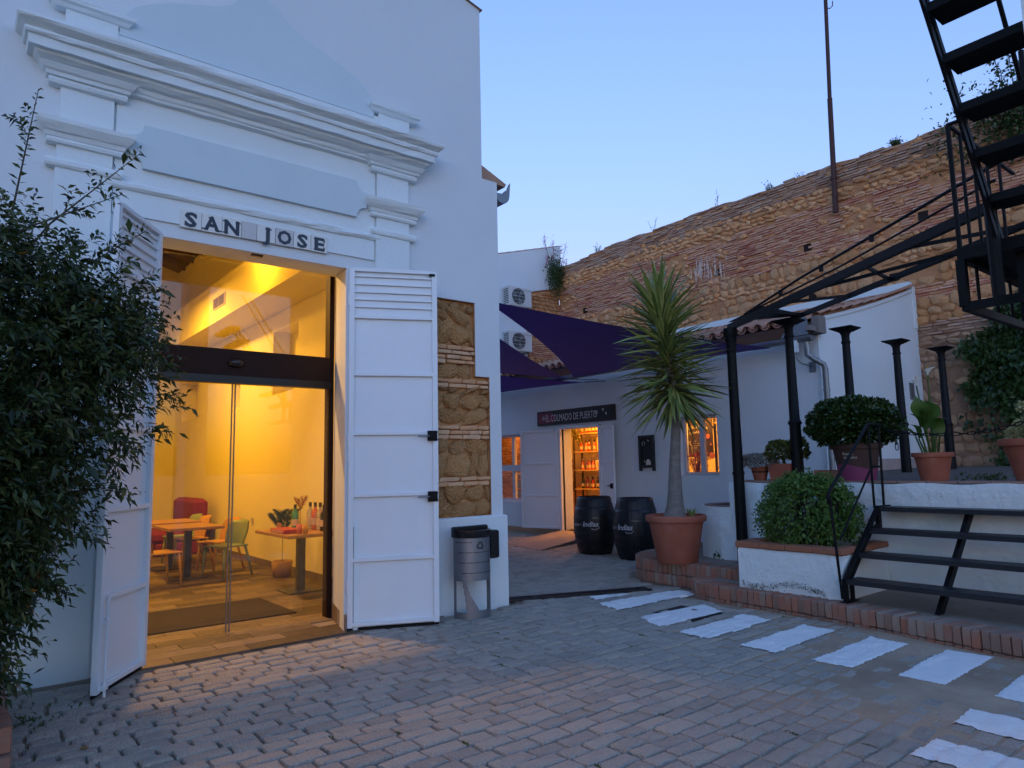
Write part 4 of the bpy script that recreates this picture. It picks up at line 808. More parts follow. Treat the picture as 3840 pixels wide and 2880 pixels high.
n = 700; a = np.random.rand(n, 1); P = np.array([[11.2, 12.15, 2.72]])*(1-a)+np.array([[11.25, 11.55, 2.05]])*a+np.random.normal(size=(n, 3))*np.array([.07, .10, .08])*(1.1-a*.6); L = np.random.uniform(.03, .07, n); leaves('hop_leaves', P, np.random.normal(size=(n, 3))+[0, 0, -.6], L, L*.6, hop, t)['kind'] = 'stuff'; b = MB(); b.tube([(11.2, 12.15, 2.9), (11.22, 11.9, 2.5), (11.25, 11.55, 2.05)], .006, 5); b.build('string', hop, t)
# crates in the left window
crm = material('pale_crate_wood', [(.38, .27, .17), (.48, .36, .24)], .8, 5, .5)
for k, (y, z) in enumerate(((12.55, .72), (12.55, .98), (13.05, .72), (13.05, .98), (12.55, 1.22), (13.05, 1.22))):
    t = thing('wooden_crate', 'slatted pale crate stacked in the four-pane window', 'crate', (10.75, y, z), 'crates in the four-pane window')
    for q in range(2): b = MB(); b.box((10.60, y-.22, z+.01+q*.10), (10.615, y+.22, z+.09+q*.10)); b.build('slat', crm, t)
    for yy in (y-.22, y+.205): b = MB(); b.box((10.62, yy, z), (10.86, yy+.015, z+.2)); b.build('end_board', crm, t)
    b = MB(); b.box((10.60, y-.205, z), (10.88, y+.2, z+.008)); b.build('bottom', crm, t)
lamp('shop_lamp', 'square ceiling lamp inside the shop near the doorway', (11.15, 11.1, 2.78), .25, 2.6, (1, .36, .03)); lamp('shop_lamp', 'square ceiling lamp inside the shop above the window shelf', (10.54, 7.7, 2.72), .1, 2.6, (1, .42, .045), aim=(.45, .1, -1)); lamp('shop_lamp', 'square ceiling lamp above the crates', (11.5, 9.5, 2.78), .25, 2.4, (1, .38, .03))
lamp('shop_lamp', 'dim ceiling lamp behind the four-pane window', (10.7, 13.2, 2.75), .15, .5, (1, .36, .05))
# door leaves
def shop_leaf(label, hinge, end, side, handle):
    hx, hy = hinge; ex, ey = end; wd = math.hypot(ex-hx, ey-hy); t = thing('shop_door_leaf', label, 'door leaf', (hx, hy, 0), 'white shop door leaves'); t.rotation_euler = (0, 0, math.atan2(ey-hy, ex-hx)); WL[t.name] = Vector((0, 0, 0))
    def bx(mb, x0, x1, d0, d1, za, zb): mb.bbox((x0, min(side*d0, side*d1), za), (x1, max(side*d0, side*d1), zb), .003)
    b = MB(); bx(b, 0, wd, -.005, 0, .16, 2.26); b.build('sheet', wpaint, t)
    for x0, x1 in ((0, .045), (wd-.045, wd)): b = MB(); bx(b, x0, x1, 0, .03, .16, 2.26); b.build('stile', wpaint, t)
    for z in (.18, .86, 1.55, 2.24): b = MB(); bx(b, .045, wd-.045, 0, .028, z-.02, z+.02); b.build('rail', wpaint, t)
    if handle: b = MB(); bx(b, wd*.75, wd*.9, .03, .05, 1.03, 1.13); bx(b, wd*.6, wd*.8, .05, .07, 1.07, 1.09); b.build('lock', black, t)
    return t
shop_leaf('white metal shop door leaf folded back over the four-pane window', (10.15, 11.10), (9.85, 12.0), 1, False); shop_leaf('white metal shop door leaf beside the chalk menu board', (10.16, 9.86), (10.08, 9.40), -1, True)
b = MB(); b.box((XS-.06, 11.03, .13), (XS+.05, 11.12, 2.30)); b.box((XS-.06, 9.82, .13), (XS+.05, 9.899, 2.30)); b.box((XS-.06, 9.899, 2.27), (XS+.05, 11.03, 2.32)); b.build('door_frame', wpaint, shop)
# sign above the door
sg = thing('shop_sign', 'long black chalk lettered sign board above the shop door', 'sign', (XS-.05, 10.6, 2.37)); b = MB(); b.bbox((XS-.06, 9.43, 2.375), (XS-.005, 11.76, 2.69), .006); b.build('frame', material('sign_frame_wood', [(.02, .012, .008), (.035, .02, .014)], .6, 6, .5, piece=False), sg)
b = MB(); b.box((XS-.064, 9.48, 2.42), (XS-.061, 11.71, 2.645)); sp_ = b.build('panel', material('sign_black', [(.008, .008, .010), (.014, .013, .016)], .55, piece=False), sg)
b = MB(); b.prism([(11.71, 2.42), (11.20, 2.42), (11.14, 2.50), (11.16, 2.57), (11.24, 2.63), (11.36, 2.645), (11.71, 2.645)], 'x', XS-.0665, XS-.0645); b.build('magenta_corner', material('sign_magenta', [(.16, .012, .04), (.22, .02, .05)], .6, piece=False), sg)
chw = material('sign_chalk', [(.62, .58, .60)], .9, 60, .5, piece=False); b = MB(); x_ = 11.60
for s_, sz, wd_, dz in (('18-', .12, .8, .03), ('EL COLMADO DE PUERTO', .215, .62, -.012), ('-80', .12, .8, .05)):
    if s_.startswith('EL'): x_ = 11.47
    if s_ == '-80': x_ = 9.99
    letters(b, s_, yz(XS-.068, x_, 2.465+dz), sz, width=wd_)
for y, z in ((9.72, 2.60), (9.64, 2.52)): b.prism([(y-.02, z-.03), (y+.015, z-.02), (y+.02, z+.02), (y-.01, z+.03)], 'x', XS-.068, XS-.067)
b.build('lettering', chw, sg, fix=False)
# chalk menu board
mb_ = thing('chalk_menu_board', 'narrow black chalkboard with small drawings hanging on the shop wall', 'chalkboard', (XS-.03, 8.66, 1.36)); fm = material('board_frame', [(.012, .012, .013), (.02, .02, .022)], .6, piece=False)
b = MB(); b.bbox((XS-.05, 8.80, 1.36), (XS-.008, 8.85, 2.03), .004); b.bbox((XS-.05, 8.48, 1.36), (XS-.008, 8.53, 2.03), .004); b.bbox((XS-.05, 8.53, 1.98), (XS-.008, 8.80, 2.03), .004); b.bbox((XS-.05, 8.53, 1.42), (XS-.008, 8.80, 1.47), .004); b.build('frame', fm, mb_)
b = MB(); b.box((XS-.03, 8.53, 1.47), (XS-.01, 8.80, 1.98)); b.build('slate', material('slate_black', [(.006, .006, .007), (.012, .012, .013)], .7, 5, .6, piece=False), mb_)
b = MB(); X = XS-.034
for i in range(14):
    a0, a1 = 2*math.pi*i/14, 2*math.pi*(i+1)/14; f_ = lambda a: (X, 8.735+(.034+.006*math.sin(5*a))*math.cos(a), 1.875+(.036+.006*math.sin(5*a))*math.sin(a)); b.bar(f_(a0), f_(a1), .004, .010, (1, 0, 0))
b.prism([(8.575, 1.475), (8.69, 1.475), (8.69, 1.53), (8.665, 1.57), (8.63, 1.585), (8.60, 1.57), (8.575, 1.53)], 'x', X, X+.002); b.prism([(8.60, 1.91), (8.615, 1.94), (8.64, 1.95), (8.625, 1.92)], 'x', X, X+.002); b.prism([(8.715, 1.53), (8.73, 1.53), (8.735, 1.55), (8.72, 1.56)], 'x', X, X+.002); b.build('chalk_drawing', chalk, mb_, fix=False)
b = MB(); b.bbox((XS-.015, 9.01, 1.37), (XS-.001, 9.07, 1.44), .004); tag(b.build('wall_switch', wpaint), 'small white switch box on the shop wall', 'switch')
# ramp
rp_ = thing('wooden_ramp', 'thin wooden ramp board leading up to the shop doorway', 'ramp', (9.3, 10.3, 0)); rmat = material('grey_plywood', [(.24, .20, .18), (.33, .28, .25)], .8, 3, .6, .2, 40, piece=False)
A, B_, C_, D_ = (8.45, 10.95, .012), (8.22, 9.55, .012), (10.10, 9.95, .135), (10.12, 11.02, .135)
b = MB(); b.add([A, B_, C_, D_]+[(x, y, z-.018) for x, y, z in (A, B_, C_, D_)], [(0, 1, 2, 3), (7, 6, 5, 4), (0, 4, 5, 1), (1, 5, 6, 2), (2, 6, 7, 3), (3, 7, 4, 0)]); b.build('board', rmat, rp_)
for y in (10.0, 10.9): b = MB(); b.box((9.2, y-.03, 0.005), (10.05, y+.03, .045)); b.build('bearer', rmat, rp_)
# wifi antenna on a bent arm
wf = thing('wifi_antenna', 'small white wifi box on a bent bracket under the shop eave', 'antenna', (9.95, 5.45, 3.0)); b = MB(); b.bbox((9.86, 5.38, 3.12), (9.92, 5.47, 3.34), .012); b.build('housing', wpaint, wf); b = MB(); b.tube([(9.90, 5.42, 3.12), (9.90, 5.41, 3.02), (9.98, 5.38, 2.96), (10.18, 5.34, 2.93)], .010, 8); b.build('arm', galv, wf, smooth=True); b = MB(); b.bbox((10.18, 5.28, 2.84), (10.197, 5.38, 3.0), .003); b.build('wall_plate', galv, wf); b = MB(); b.bbox((9.87, 5.48, 3.22), (9.91, 5.53, 3.26), .006); b.build('connector', wpaint, wf)
# ================================================================= old brick and rubble wall (face X = 14), far white house, sails
XW = 14.0
ow = thing('old_brick_wall', 'high ochre wall of brick courses and rubble bands behind the shop', 'wall', (14.3, 8, 0))
grimy = material('weathered_top_brick', [(.20, .12, .085), (.36, .21, .14), (.50, .34, .24), (.30, .20, .15)], .95, 5, .45, .8, 30, dirt=[((.07, .055, .05), 1.2, .55, .75)])
pinkb = material('pink_ochre_brick', [(.42, .17, .10), (.54, .27, .16), (.64, .38, .25), (.44, .14, .09), (.60, .40, .28)], .95, 2.5, .5, .8, 30, dirt=[((.48, .42, .36), 2.0, .66, .4), ((.26, .15, .08), 1.3, .64, .4)])
rub = material('orange_rubble', [(.46, .20, .08), (.60, .28, .11), (.66, .37, .18), (.54, .29, .16)], .95, 3, .55, 1.0, 20, bdist=.03, dirt=[((.20, .10, .05), 1.6, .58, .6)])
rubg = material('brown_rubble', [(.26, .17, .11), (.38, .24, .15), (.46, .29, .17), (.36, .27, .20)], .95, 3, .55, 1.0, 20, bdist=.03)
wm = material('wall_core_mortar', [(.38, .16, .07), (.52, .25, .11), (.58, .33, .17)], .95, 2.4, .8, 1.0, 14, piece=False, bdist=.04, dirt=[((.26, .14, .07), 1.2, .62, .5), ((.50, .46, .42), 1.7, .70, .5)])
def wtop(y): return 7.60+.03*math.sin(y*2.1)+.02*math.sin(y*7)-(.20*max(0, (y-11.5)/3.6)**1.5)
Y0, Y1 = .4, 15.05
b = MB(); N_ = 60
V = []
for i in range(N_+1):
    y = Y0+(Y1-Y0)*i/N_; V += [(XW-.015, y, .5), (XW-.015, y, wtop(y)), (XW+.75, y, wtop(y)-.02), (XW+.75, y, .5)]
b.add(V, [(i*4+k, i*4+k+1, i*4+5+k, i*4+4+k) for i in range(N_) for k in range(3)]+[(0, 1, 2, 3), (N_*4+3, N_*4+2, N_*4+1, N_*4)])
core = b.build('wall_core', wm, ow)
b = MB(); b.box((XW-.024, Y0, .5), (XW-.016, 5.3, 3.93)); b.build('lower_render', material('brown_wall_mortar', [(.15, .09, .06), (.27, .16, .10), (.34, .22, .14)], .95, 2.4, .8, 1.0, 14, piece=False, bdist=.04, dirt=[((.07, .05, .04), 1.5, .58, .6)]), core)
WB = {}
for m in (grimy, pinkb):
    WB[m.name] = []
    for k in range(5):
        q = MB(); q.bbox((-.06, -.14, -.022), (.06, .14, .022), .006); q.v = [(x+random.uniform(-.012, .012), y+random.uniform(-.008, .008), z+random.uniform(-.005, .005)) for x, y, z in q.v]; me = q.mesh('brick'); me.materials.append(m); WB[m.name].append(me)
RS = {m.name: [stone_mesh('stone', m, 300+k, sub=1 if k > 3 else 2) for k in range(7)] for m in (rub, rubg)}
holes = [(13.97, 5.93), (9.47, 6.0), (7.23, 6.02), (4.95, 6.04), (7.2, 4.92), (5.55, 4.98)]
def inhole(y, z, m=.14): return any(abs(y-a) < m and abs(z-c) < m*.85 for a, c in holes)
bands = [(7.08, 7.6, 'b', grimy), (6.80, 7.08, 's', rub), (5.72, 6.80, 'b', pinkb), (4.72, 5.72, 's', rub), (4.42, 4.72, 'b', pinkb), (3.95, 4.42, 's', rub), (3.72, 3.95, 'b', grimy), (1.0, 3.72, 's', rubg)]
items = []
for z0, z1_, k, m in bands:
    z = z0
    while z < z1_:
        h = .053 if k == 'b' else (random.uniform(.06, .11) if z0 > 6.5 else random.uniform(.08, .24))
        y = Y0+random.uniform(-.1, .1)
        while y < Y1:
            l = random.uniform(.20, .31) if k == 'b' else random.uniform(.10, .34)
            wob = .03*math.sin(y*.7+z0*3)
            er = math.sin(y*1.3+z*2.1)+math.sin(y*2.9-z*3.7+1.2)+.6*math.sin(y*5.3+z*6.1)
            hid = z < 4.3 and y > 5.2
            if z+wob < wtop(y)-.03 and not inhole(y+l/2, z+wob+h/2) and not hid and not (y > 14.95):
                kk = k; mm = m
                if k == 'b' and (random.random() < (.05 if m is pinkb else .03) or (m is pinkb and er > 1.25)):
                    if random.random() < .45: items.append((y+l/2, z+wob+h/2, l*.6, h*1.9, 's', rub))
                elif k == 's' and er < -1.3 and random.random() < .75: pass
                else: items.append((y+l/2, z+wob+h/2, l, h, kk, mm))
            y += l
        z += h
print('wall pieces', len(items))
def size_in_view(i): return i[2]*i[3]/((14**2+i[0]**2))
bricks = sorted([i for i in items if i[4] == 'b' and 3.2 < i[0] < 14.6], key=size_in_view, reverse=True); stones = sorted([i for i in items if i[4] == 's' and i[0] > 3.2], key=size_in_view, reverse=True)
top_ = set(map(id, bricks[:300]+stones[:300]))
J = {m.name: MB() for m in (grimy, pinkb, rub, rubg)}
def baked(me):
    return [tuple(v.co) for v in me.vertices], [tuple(p.vertices) for p in me.polygons]
BK = {m.name: [baked(me) for me in WB[m.name]] for m in (grimy, pinkb)}; BK.update({m.name: [baked(me) for me in RS[m.name]] for m in (rub, rubg)})
for it in items:
    y, z, l, h, k, m = it
    if k == 'b': sc = (random.uniform(.8, 1.15), (l-.018)/.28, (h-.013)/.044); px = XW+.02+random.uniform(-.018, .018); ro = random.uniform(-.05, .05)
    else: sc = (random.uniform(.075, .15), l*random.uniform(.95, 1.2), h*random.uniform(.9, 1.3)); px = XW-.012; ro = random.uniform(-.4, .4)
    if id(it) in top_:
        o = addobj('brick' if k == 'b' else 'stone', random.choice((WB if k == 'b' else RS)[m.name]), core, (px, y, z), (ro if k == 's' else ro*.3, 0, 0)); o.scale = sc
    else:
        V_, F_ = random.choice(BK[m.name][3:] if k == 's' else BK[m.name]); q = J[m.name]; q.rnd = random.uniform(.01, .99); c, s = math.cos(ro if k == 's' else ro*.3), math.sin(ro if k == 's' else ro*.3)
        q.add([(px+vx*sc[0], y+(vy*sc[1])*c-(vz*sc[2])*s, z+(vy*sc[1])*s+(vz*sc[2])*c) for vx, vy, vz in V_], F_)
for n_, q in J.items():
    if q.v: tag(q.build({'weathered_top_brick': 'bricks_top', 'pink_ochre_brick': 'bricks_middle', 'orange_rubble': 'rubble_upper', 'brown_rubble': 'rubble_lower'}[n_], MATS[n_], core, fix=False), kind='stuff')
hm = material('putlog_hole_shade', [(.02, .012, .008)], 1, piece=False)
for y, z in holes:
    b = MB(); b.add([(XW-.02, y-.1, z-.09), (XW-.02, y+.1, z-.09), (XW-.02, y+.1, z+.09), (XW-.02, y-.1, z+.09), (XW-.02, y-.09, z-.08), (XW-.02, y+.09, z-.085), (XW-.02, y+.085, z+.08), (XW-.02, y-.09, z+.075)], [(4, 5, 6, 7)]); b.build('putlog_shade_patch', hm, core)  # flat dark patch; the hole's inner shade is put into its colour
# whitewash runs on the wall
ww = material('whitewash_runs', [(.62, .46, .36), (.70, .56, .46)], .95, 12, .6, piece=False)
for k_ in range(80):
    y = random.choice((9.85, 9.80, 9.62, 10.0, 9.35))+random.gauss(0, .11); z = 6.10+random.gauss(0, .10); w_ = random.uniform(.008, .03); h = random.uniform(.06, .34); n = 7
    V = [(XW-.062-random.uniform(0, .01), y+w_*(.5+.25*math.sin(i*2.3+k_))*math.sin((i+.35)/(n-.3)*math.pi)*s_, z+h*(.5-i/(n-1))) for i in range(n) for s_ in (-1, 1)]
    b = MB(); b.add(V, [(2*i, 2*i+1, 2*i+3, 2*i+2) for i in range(n-1)]); b.build('whitewash_run', ww, core)
# rusty pole on the wall
rust = material('rusty_pole_paint', [(.035, .012, .010), (.07, .022, .016), (.05, .03, .025)], .7, 5, .6, .3, 40, piece=False)
t = thing('rusty_pole', 'tall thin rusty pole fixed to the old brick wall', 'pole', (13.87, 6.52, 6.55)); b = MB(); b.cyl((13.86, 6.52, 6.55), (13.86, 6.46, 9.0), .055, .05); b.cyl((13.86, 6.46, 9.0), (13.86, 6.34, 12.5), .04, .038); b.build('shaft', rust, t, smooth=True, auto=40)
b = MB(); b.cyl((13.86, 6.505, 7.25), (13.86, 6.505, 7.30), .07); b.build('collar', rust, t); b = MB(); b.tube([(13.86, 6.38, 11.0), (13.84, 6.30, 10.93), (13.84, 6.24, 10.96), (13.84, 6.235, 11.06)], .010, 6); b.build('hook', rust, t, smooth=True)
# far white house closing the yard (face Y = 15.1)
fh = thing('far_white_house', 'white house wall with sloping tiled top closing the yard', 'building', (12, 15.3, 0))
b = MB(); b.prism([(9.9, 0), (12.72, 0), (12.70, 6.52), (14.12, 6.86), (14.12, 8.16), (9.9, 6.98)], 'y', 15.1, 15.8); b.build('wall', lilac, fh)
for i in range(13):
    x = 9.9+i*.33; o = addobj('coping_tile', tm, fh, (x, 15.32, 6.985+(x-9.9)*.2796), (0, -.27, random.uniform(-.03, .03))); o.scale = (1, 1.6, .8)
b = MB(); b.box((12.722, 15.14, 0), (14.05, 15.7, 6.55)); b.prism([(12.72, 6.52), (14.10, 6.85), (14.10, 6.50), (12.72, 6.50)], 'y', 15.16, 15.7); rw = b.build('brick_return', wm, fh)
for z0, z1_, k in ((3.6, 4.6, 's'), (4.6, 5.1, 'b'), (5.1, 5.6, 's'), (5.6, 6.8, 'bs')):
    z = z0
    while z < z1_:
        h = .06 if k == 'b' else random.uniform(.09, .15); x = 12.74
        while x < 13.95:
            l = random.uniform(.15, .28)
            if z < 6.42+(x-12.7)*.22:
                src = WB[pinkb.name] if k == 'b' else RS[rub.name]; o = addobj('brick' if k == 'b' else 'stone', random.choice(src), rw, (x+l/2, 15.14, z+h/2), (0, 0, R(90))); o.scale = (1, l/.29, 1) if k == 'b' else (.15, l*1.05, h*1.1)
            x += l
        z += h
# air conditioners
acm = material('aircon_ivory', [(.55, .55, .54), (.62, .62, .60)], .45, piece=False); acd = material('aircon_dark', [(.05, .055, .06), (.09, .095, .10)], .5, piece=False)
def aircon(label, x0, z0, w_=.82, h=.56, d=.30):
    y1 = 15.08; y0 = y1-d; t = thing('air_conditioner', label, 'air conditioner', (x0+w_/2, 14.9, z0), 'air conditioner units on the far white house'); b = MB(); b.bbox((x0, y0, z0), (x0+w_, y1, z0+h), .015); b.build('housing', acm, t)
    cx, cz = x0+w_*.42, z0+h*.5
    b = MB(); b.cyl((cx, y0-.002, cz), (cx, y0-.006, cz), .235, n=24); b.build('fan_opening', acd, t)
    b = MB()
    for k in range(3):
        a = k*2.1+.5; b.add([(cx, y0-.009, cz), (cx+.2*math.cos(a), y0-.010, cz+.2*math.sin(a)), (cx+.21*math.cos(a+.7), y0-.013, cz+.21*math.sin(a+.7))], [(0, 1, 2)])
    b.build('fan_blades', galv, t, fix=False)
    for k in range(5): b = MB(); b.box((cx-.23, y0-.020, cz-.2+k*.1-.004), (cx+.23, y0-.016, cz-.2+k*.1+.004)); b.build('grille_bar', acm, t)
    for k in range(9): b = MB(); b.box((x0-.006, y0+.03, z0+.06+k*.05), (x0-.001, y1-.06, z0+.085+k*.05)); b.build('side_louvre', acd, t)
    b = MB(); letters(b, '▲ MITSUBISHI' if False else 'MITSUBISHI', lambda u, v: (x0+w_-.22+u, y0-.004, z0+h-.10+v), .038); b.prism([(x0+w_-.275, z0+h-.10), (x0+w_-.235, z0+h-.10), (x0+w_-.255, z0+h-.065)], 'y', y0-.005, y0-.002); b.build('badge', acd, t, fix=False)
    for x in (x0+.1, x0+w_-.1): b = MB(); b.box((x-.02, y0+.02, z0-.03), (x+.02, y1+.02, z0-.001)); b.build('bracket', galv, t)
aircon('air conditioner unit above the big purple sail', 11.82, 5.98); aircon('lower air conditioner unit beside the bare brick corner', 11.80, 4.70)
# valerian growing from the wall corner, weeds along the top
gl_ = leafmat('weed_green', [(.03, .06, .015), (.07, .11, .03)]); pinkf = leafmat('valerian_pink', [(.45, .10, .16), (.55, .2, .26)], .7); dryg = leafmat('dry_grass', [(.20, .17, .11), (.12, .13, .06)], .8)
t = thing('valerian_plant', 'pink flowering valerian growing from the top corner of the old wall', 'plant', (13.7, 14.95, 6.75)); n = 1400
a = np.random.rand(n, 1); P = np.array([[13.72, 14.9, 6.9]])+np.random.normal(size=(n, 3))*np.array([.16, .12, .28])*(1-.3*a)+a*np.array([[0, 0, .5]]); L = np.random.uniform(.05, .11, n); leaves('foliage', P, np.random.normal(size=(n, 3))+[0, 0, .5], L, L*.35, gl_, t)['kind'] = 'stuff'
P, st = [], MB()
for i in range(11):
    a = random.uniform(-.45, .45); tip = Vector((13.72+a, 14.88, 7.7+random.uniform(-.15, .45))); st.tube([(13.72, 14.9, 6.8), tuple(tip)], .006, 5); P += [np.array(tip)+np.random.normal(size=3)*np.array([.03, .03, .10]) for _ in range(40)]
L = np.random.uniform(.02, .04, len(P)); leaves('flowers', np.array(P), np.random.normal(size=(len(P), 3)), L, L*.8, pinkf, t)['kind'] = 'stuff'; st.build('stems', gl_, t)
for y, h, n, lab, m in ((11.6, .7, 3, 'single tall dry stalk on top of the old wall', dryg), (9.6, .55, 22, 'thin dry grass tuft on top of the old wall', dryg), (8.15, .25, 60, 'low green weed on the old wall beside the rusty pole', gl_), (7.4, .18, 40, 'very low weed on the old wall top left of the rusty pole', gl_), (13.6, .35, 50, 'small twiggy weed on the old wall near the valerian', gl_), (5.4, .22, 130, 'leafy weed patch on the old wall top right of the rusty pole', gl_)):
    t = thing('wall_weed', lab, 'weed', (14.2, y, wtop(y)-.03)); st = MB(); P, D = [], []
    for i in range(max(3, n//6)):
        tip = np.array([14.2+random.uniform(-.1, .1), y+random.uniform(-.25, .25)*(h+.2), wtop(y)+h*random.uniform(.5, 1)]); st.tube([(14.2, y+random.uniform(-.1, .1), wtop(y)-.05), tuple(tip)], .004, 4)
        for k in range(max(2, n//3)): P.append(tip*(k/(max(2, n//3)))+np.array([14.2, y, wtop(y)])*(1-k/(max(2, n//3)))+np.random.normal(size=3)*.03); D.append(np.random.normal(size=3)+[0, 0, .5])
    L = np.random.uniform(.02, .06, len(P)); leaves('leaves', np.array(P), np.array(D), L, L*.4, m, t)['kind'] = 'stuff'; st.build('stems', m, t)
# climbing ivy on the right of the wall
ivm = leafmat('ivy_green', [(.012, .03, .008), (.03, .065, .014), (.06, .10, .025)], .4)
t = thing('climbing_ivy', 'dense dark ivy climbing the old wall behind the terrace', 'ivy', (13.9, 3.0, 1.3)); n = 26000
Y = np.random.uniform(1.2, 5.0, n); Z = np.random.uniform(1.3, 4.75, n); edge = 4.55-.42*np.abs(Z-2.6)**1.25+.14*np.sin(Z*4.1)+.1*np.sin(Z*9.3+1)
gap = ((Y-4.35)/.55)**2+((Z-1.95)/.5)**2
k = (Y < edge-.0+np.random.normal(size=n)*.07) & (Z < 4.62-.35*np.maximum(0, Y-2.6)+.12*np.sin(Y*6)) & ((gap > 1) | (np.random.rand(n) < .12))
Y, Z = Y[k], Z[k]; n = len(Y); bul = .10+.07*np.sin(Y*5+Z*3)+.06*np.sin(Z*7-Y*2)
P = np.stack([13.98-bul-np.random.rand(n)*.12, Y, Z], 1); D = np.random.normal(size=(n, 3))*.5+[-.6, 0, -.7]; L = np.random.uniform(.06, .12, n); leaves('leaves', P, D, L, L*.75, ivm, t, up=np.array([[-1, 0, .5]]), droop=.1)['kind'] = 'stuff'
b = MB()
for i in range(9): y = 1.6+i*.3; b.tube([(13.9, y, 1.2), (13.88, y+.15, 2.2), (13.9, y-.1, 3.4)], [.02, .014, .006], 6)
b.build('stems', material('ivy_bark', [(.06, .045, .03)], .9, piece=False), t)
t = thing('wall_top_shrub', 'leafy shrub growing on top of the old wall behind the fire stair', 'shrub', (14.2, 3.3, 7.3)); n = 9000
P = np.stack([np.random.normal(14.05, .22, n), np.random.normal(3.0, .62, n), 7.35+np.abs(np.random.normal(0, .45, n))-np.random.rand(n)*.9], 1); L = np.random.uniform(.05, .12, n); leaves('foliage', P, np.random.normal(size=(n, 3))+[-.3, 0, .2], L, L*.45, ivm, t)['kind'] = 'stuff'
st = MB(); PP, DD = [], []
for i in range(14):
    y = random.uniform(2.2, 3.6); tip = np.array([14.1+random.uniform(-.3, .2), y+random.uniform(-.2, .2), 8.3+random.uniform(0, .7)]); st.tube([(14.15, y, 7.4), tuple(tip)], .008, 5)
    for k in range(26): q = tip-np.array([0, 0, 1])*k*.035; PP.append(q); a = random.uniform(0, 6.28); DD.append([math.cos(a), math.sin(a), .5])
L = np.random.uniform(.08, .13, len(PP)); leaves('shoot_leaves', np.array(PP), np.array(DD), L, L*.4, ivm, t)['kind'] = 'stuff'; st.build('stems', MATS['ivy_bark'], t)
# purple shade sails
purple = material('purple_sail_cloth', [(.075, .038, .27), (.11, .055, .36)], .8, 4, .6, .15, 60, piece=False)
z7 = lambda x, y: zm(x, y, 1850, 1050, 1000/2212); z15 = lambda x, y: zm(x, y, 2700, 1000, 540/2212)
def sail(label, A, B, C, sag=.06, hole=.12):
    t = thing('shade_sail', label, 'shade sail', A, 'purple shade sails'); A, B, C = Vector(A), Vector(B), Vector(C); n = 14; V = []; idx = {}
    cen = (A+B+C)/3
    for i in range(n+1):
        for j in range(n+1-i):
            u, v = i/n, j/n; w_ = 1-u-v; p = A*w_+B*u+C*v
            pull = 4*max(u*v*(1-w_) if w_ < 1e-6 else 0, 0)
            e = min(u, v, w_)
            # catenary-cut edges: pull edge points inwards
            inw = (cen-p)*(hole*(27*u*v*w_*0+4*(u*v if w_ <= min(u, v) else (u*w_ if v <= min(u, w_) else v*w_)))*(1-3*e)) if e < 1/3 else Vector((0, 0, 0))
            p = p+inw+Vector((0, 0, -sag*27*u*v*w_)); idx[i, j] = len(V); V.append(p)
    F = []
    for i in range(n):
        for j in range(n-i):
            F.append((idx[i, j], idx[i+1, j], idx[i, j+1]))
            if j < n-i-1: F.append((idx[i+1, j], idx[i+1, j+1], idx[i, j+1]))
    b = MB(); m = len(V); b.add([tuple(p) for p in V]+[(p.x, p.y, p.z-.004) for p in V], F+[tuple(m+k for k in reversed(f)) for f in F]); b.build('cloth', purple, t, smooth=True, fix=False)
    return t
A = onx(1046.7, 648, 4.83); B = onx(*z7(672, 815), 10.0); C = onx(*z15(790, 1250), 9.80)
s1 = sail('largest purple shade sail stretched towards the yucca', A, B, C)
b = MB(); b.tube([tuple(C), tuple(C+Vector((.1, -.35, .0)))], .006, 5); b.tube([tuple(B), tuple(B+Vector((.15, -.02, -.02)))], .008, 5); b.build('cable', galv, s1)
T2 = onx(*z7(608, 823), 9.95); A2 = onx(*z7(-75, 395), 4.83); F2 = ony(*z7(-90, 765), 13.2)
s2 = sail('purple shade sail hanging beside the lower air conditioner', A2, T2, F2); T3 = onx(*z7(748, 847), 9.98); D3 = onx(*z7(-110, 958), 9.9); E3 = ony(*z7(-90, 775), 12.6)
s3 = sail('lowest purple shade sail along the shop eave', E3, T3, D3, .04)
b = MB(); e_ = onx(*z7(930, 838), 10.15); b.tube([tuple(T3), tuple(e_)], .012, 6); b.tube([tuple(T2), tuple(e_+Vector((0, .2, .05)))], .009, 6); b.build('cable', galv, s3)
for y in (6.5, 7.4, 8.3, 9.2, 10.1): pass
b = MB(); b.bar(tuple(A2.lerp(T2, .02)), tuple(T2), .01, .012); 
# ================================================================= raised terrace, planters, iron steps, posts
XT = 7.65; ZT = 1.24
tr = thing('terrace_wall', 'rough whitewashed retaining wall of the raised terrace', 'wall', (XT, 3, .17))
def lumpy(mb, x0, x1, y0, y1, z0, z1_, amp=.012, nx=2, ny=40, nz=16):
    "box with an uneven front (-x) face and top edge"
    V = []; 
    for j in range(nz+1):
        for i in range(ny+1):
            y = y0+(y1-y0)*i/ny; z = z0+(z1_-z0)*j/nz; d = amp*(math.sin(y*5.1+z*3)+math.sin(y*11+z*9)*.6+math.sin(z*17+y*3)*.4)*.6
            V.append((x0+d+(.015 if j == nz else 0), y, z+(amp*.8*math.sin(y*9) if j == nz else 0)))
    n1 = ny+1; F = [(j*n1+i, j*n1+i+1, (j+1)*n1+i+1, (j+1)*n1+i) for j in range(nz) for i in range(ny)]
    m = len(V); V += [(x1, y0+(y1-y0)*i/ny, z1_+amp*.8*math.sin((y0+(y1-y0)*i/ny)*9)) for i in range(ny+1)]; F += [(nz*n1+i, nz*n1+i+1, m+i+1, m+i) for i in range(ny)]
    k = len(V); V += [(x1, y0, z0), (x1, y1, z0)]; F += [tuple([k]+[j*n1 for j in range(nz+1)]+[m]), tuple([k+1, m+ny]+[j*n1+ny for j in range(nz, -1, -1)])]
    mb.add(V, F)
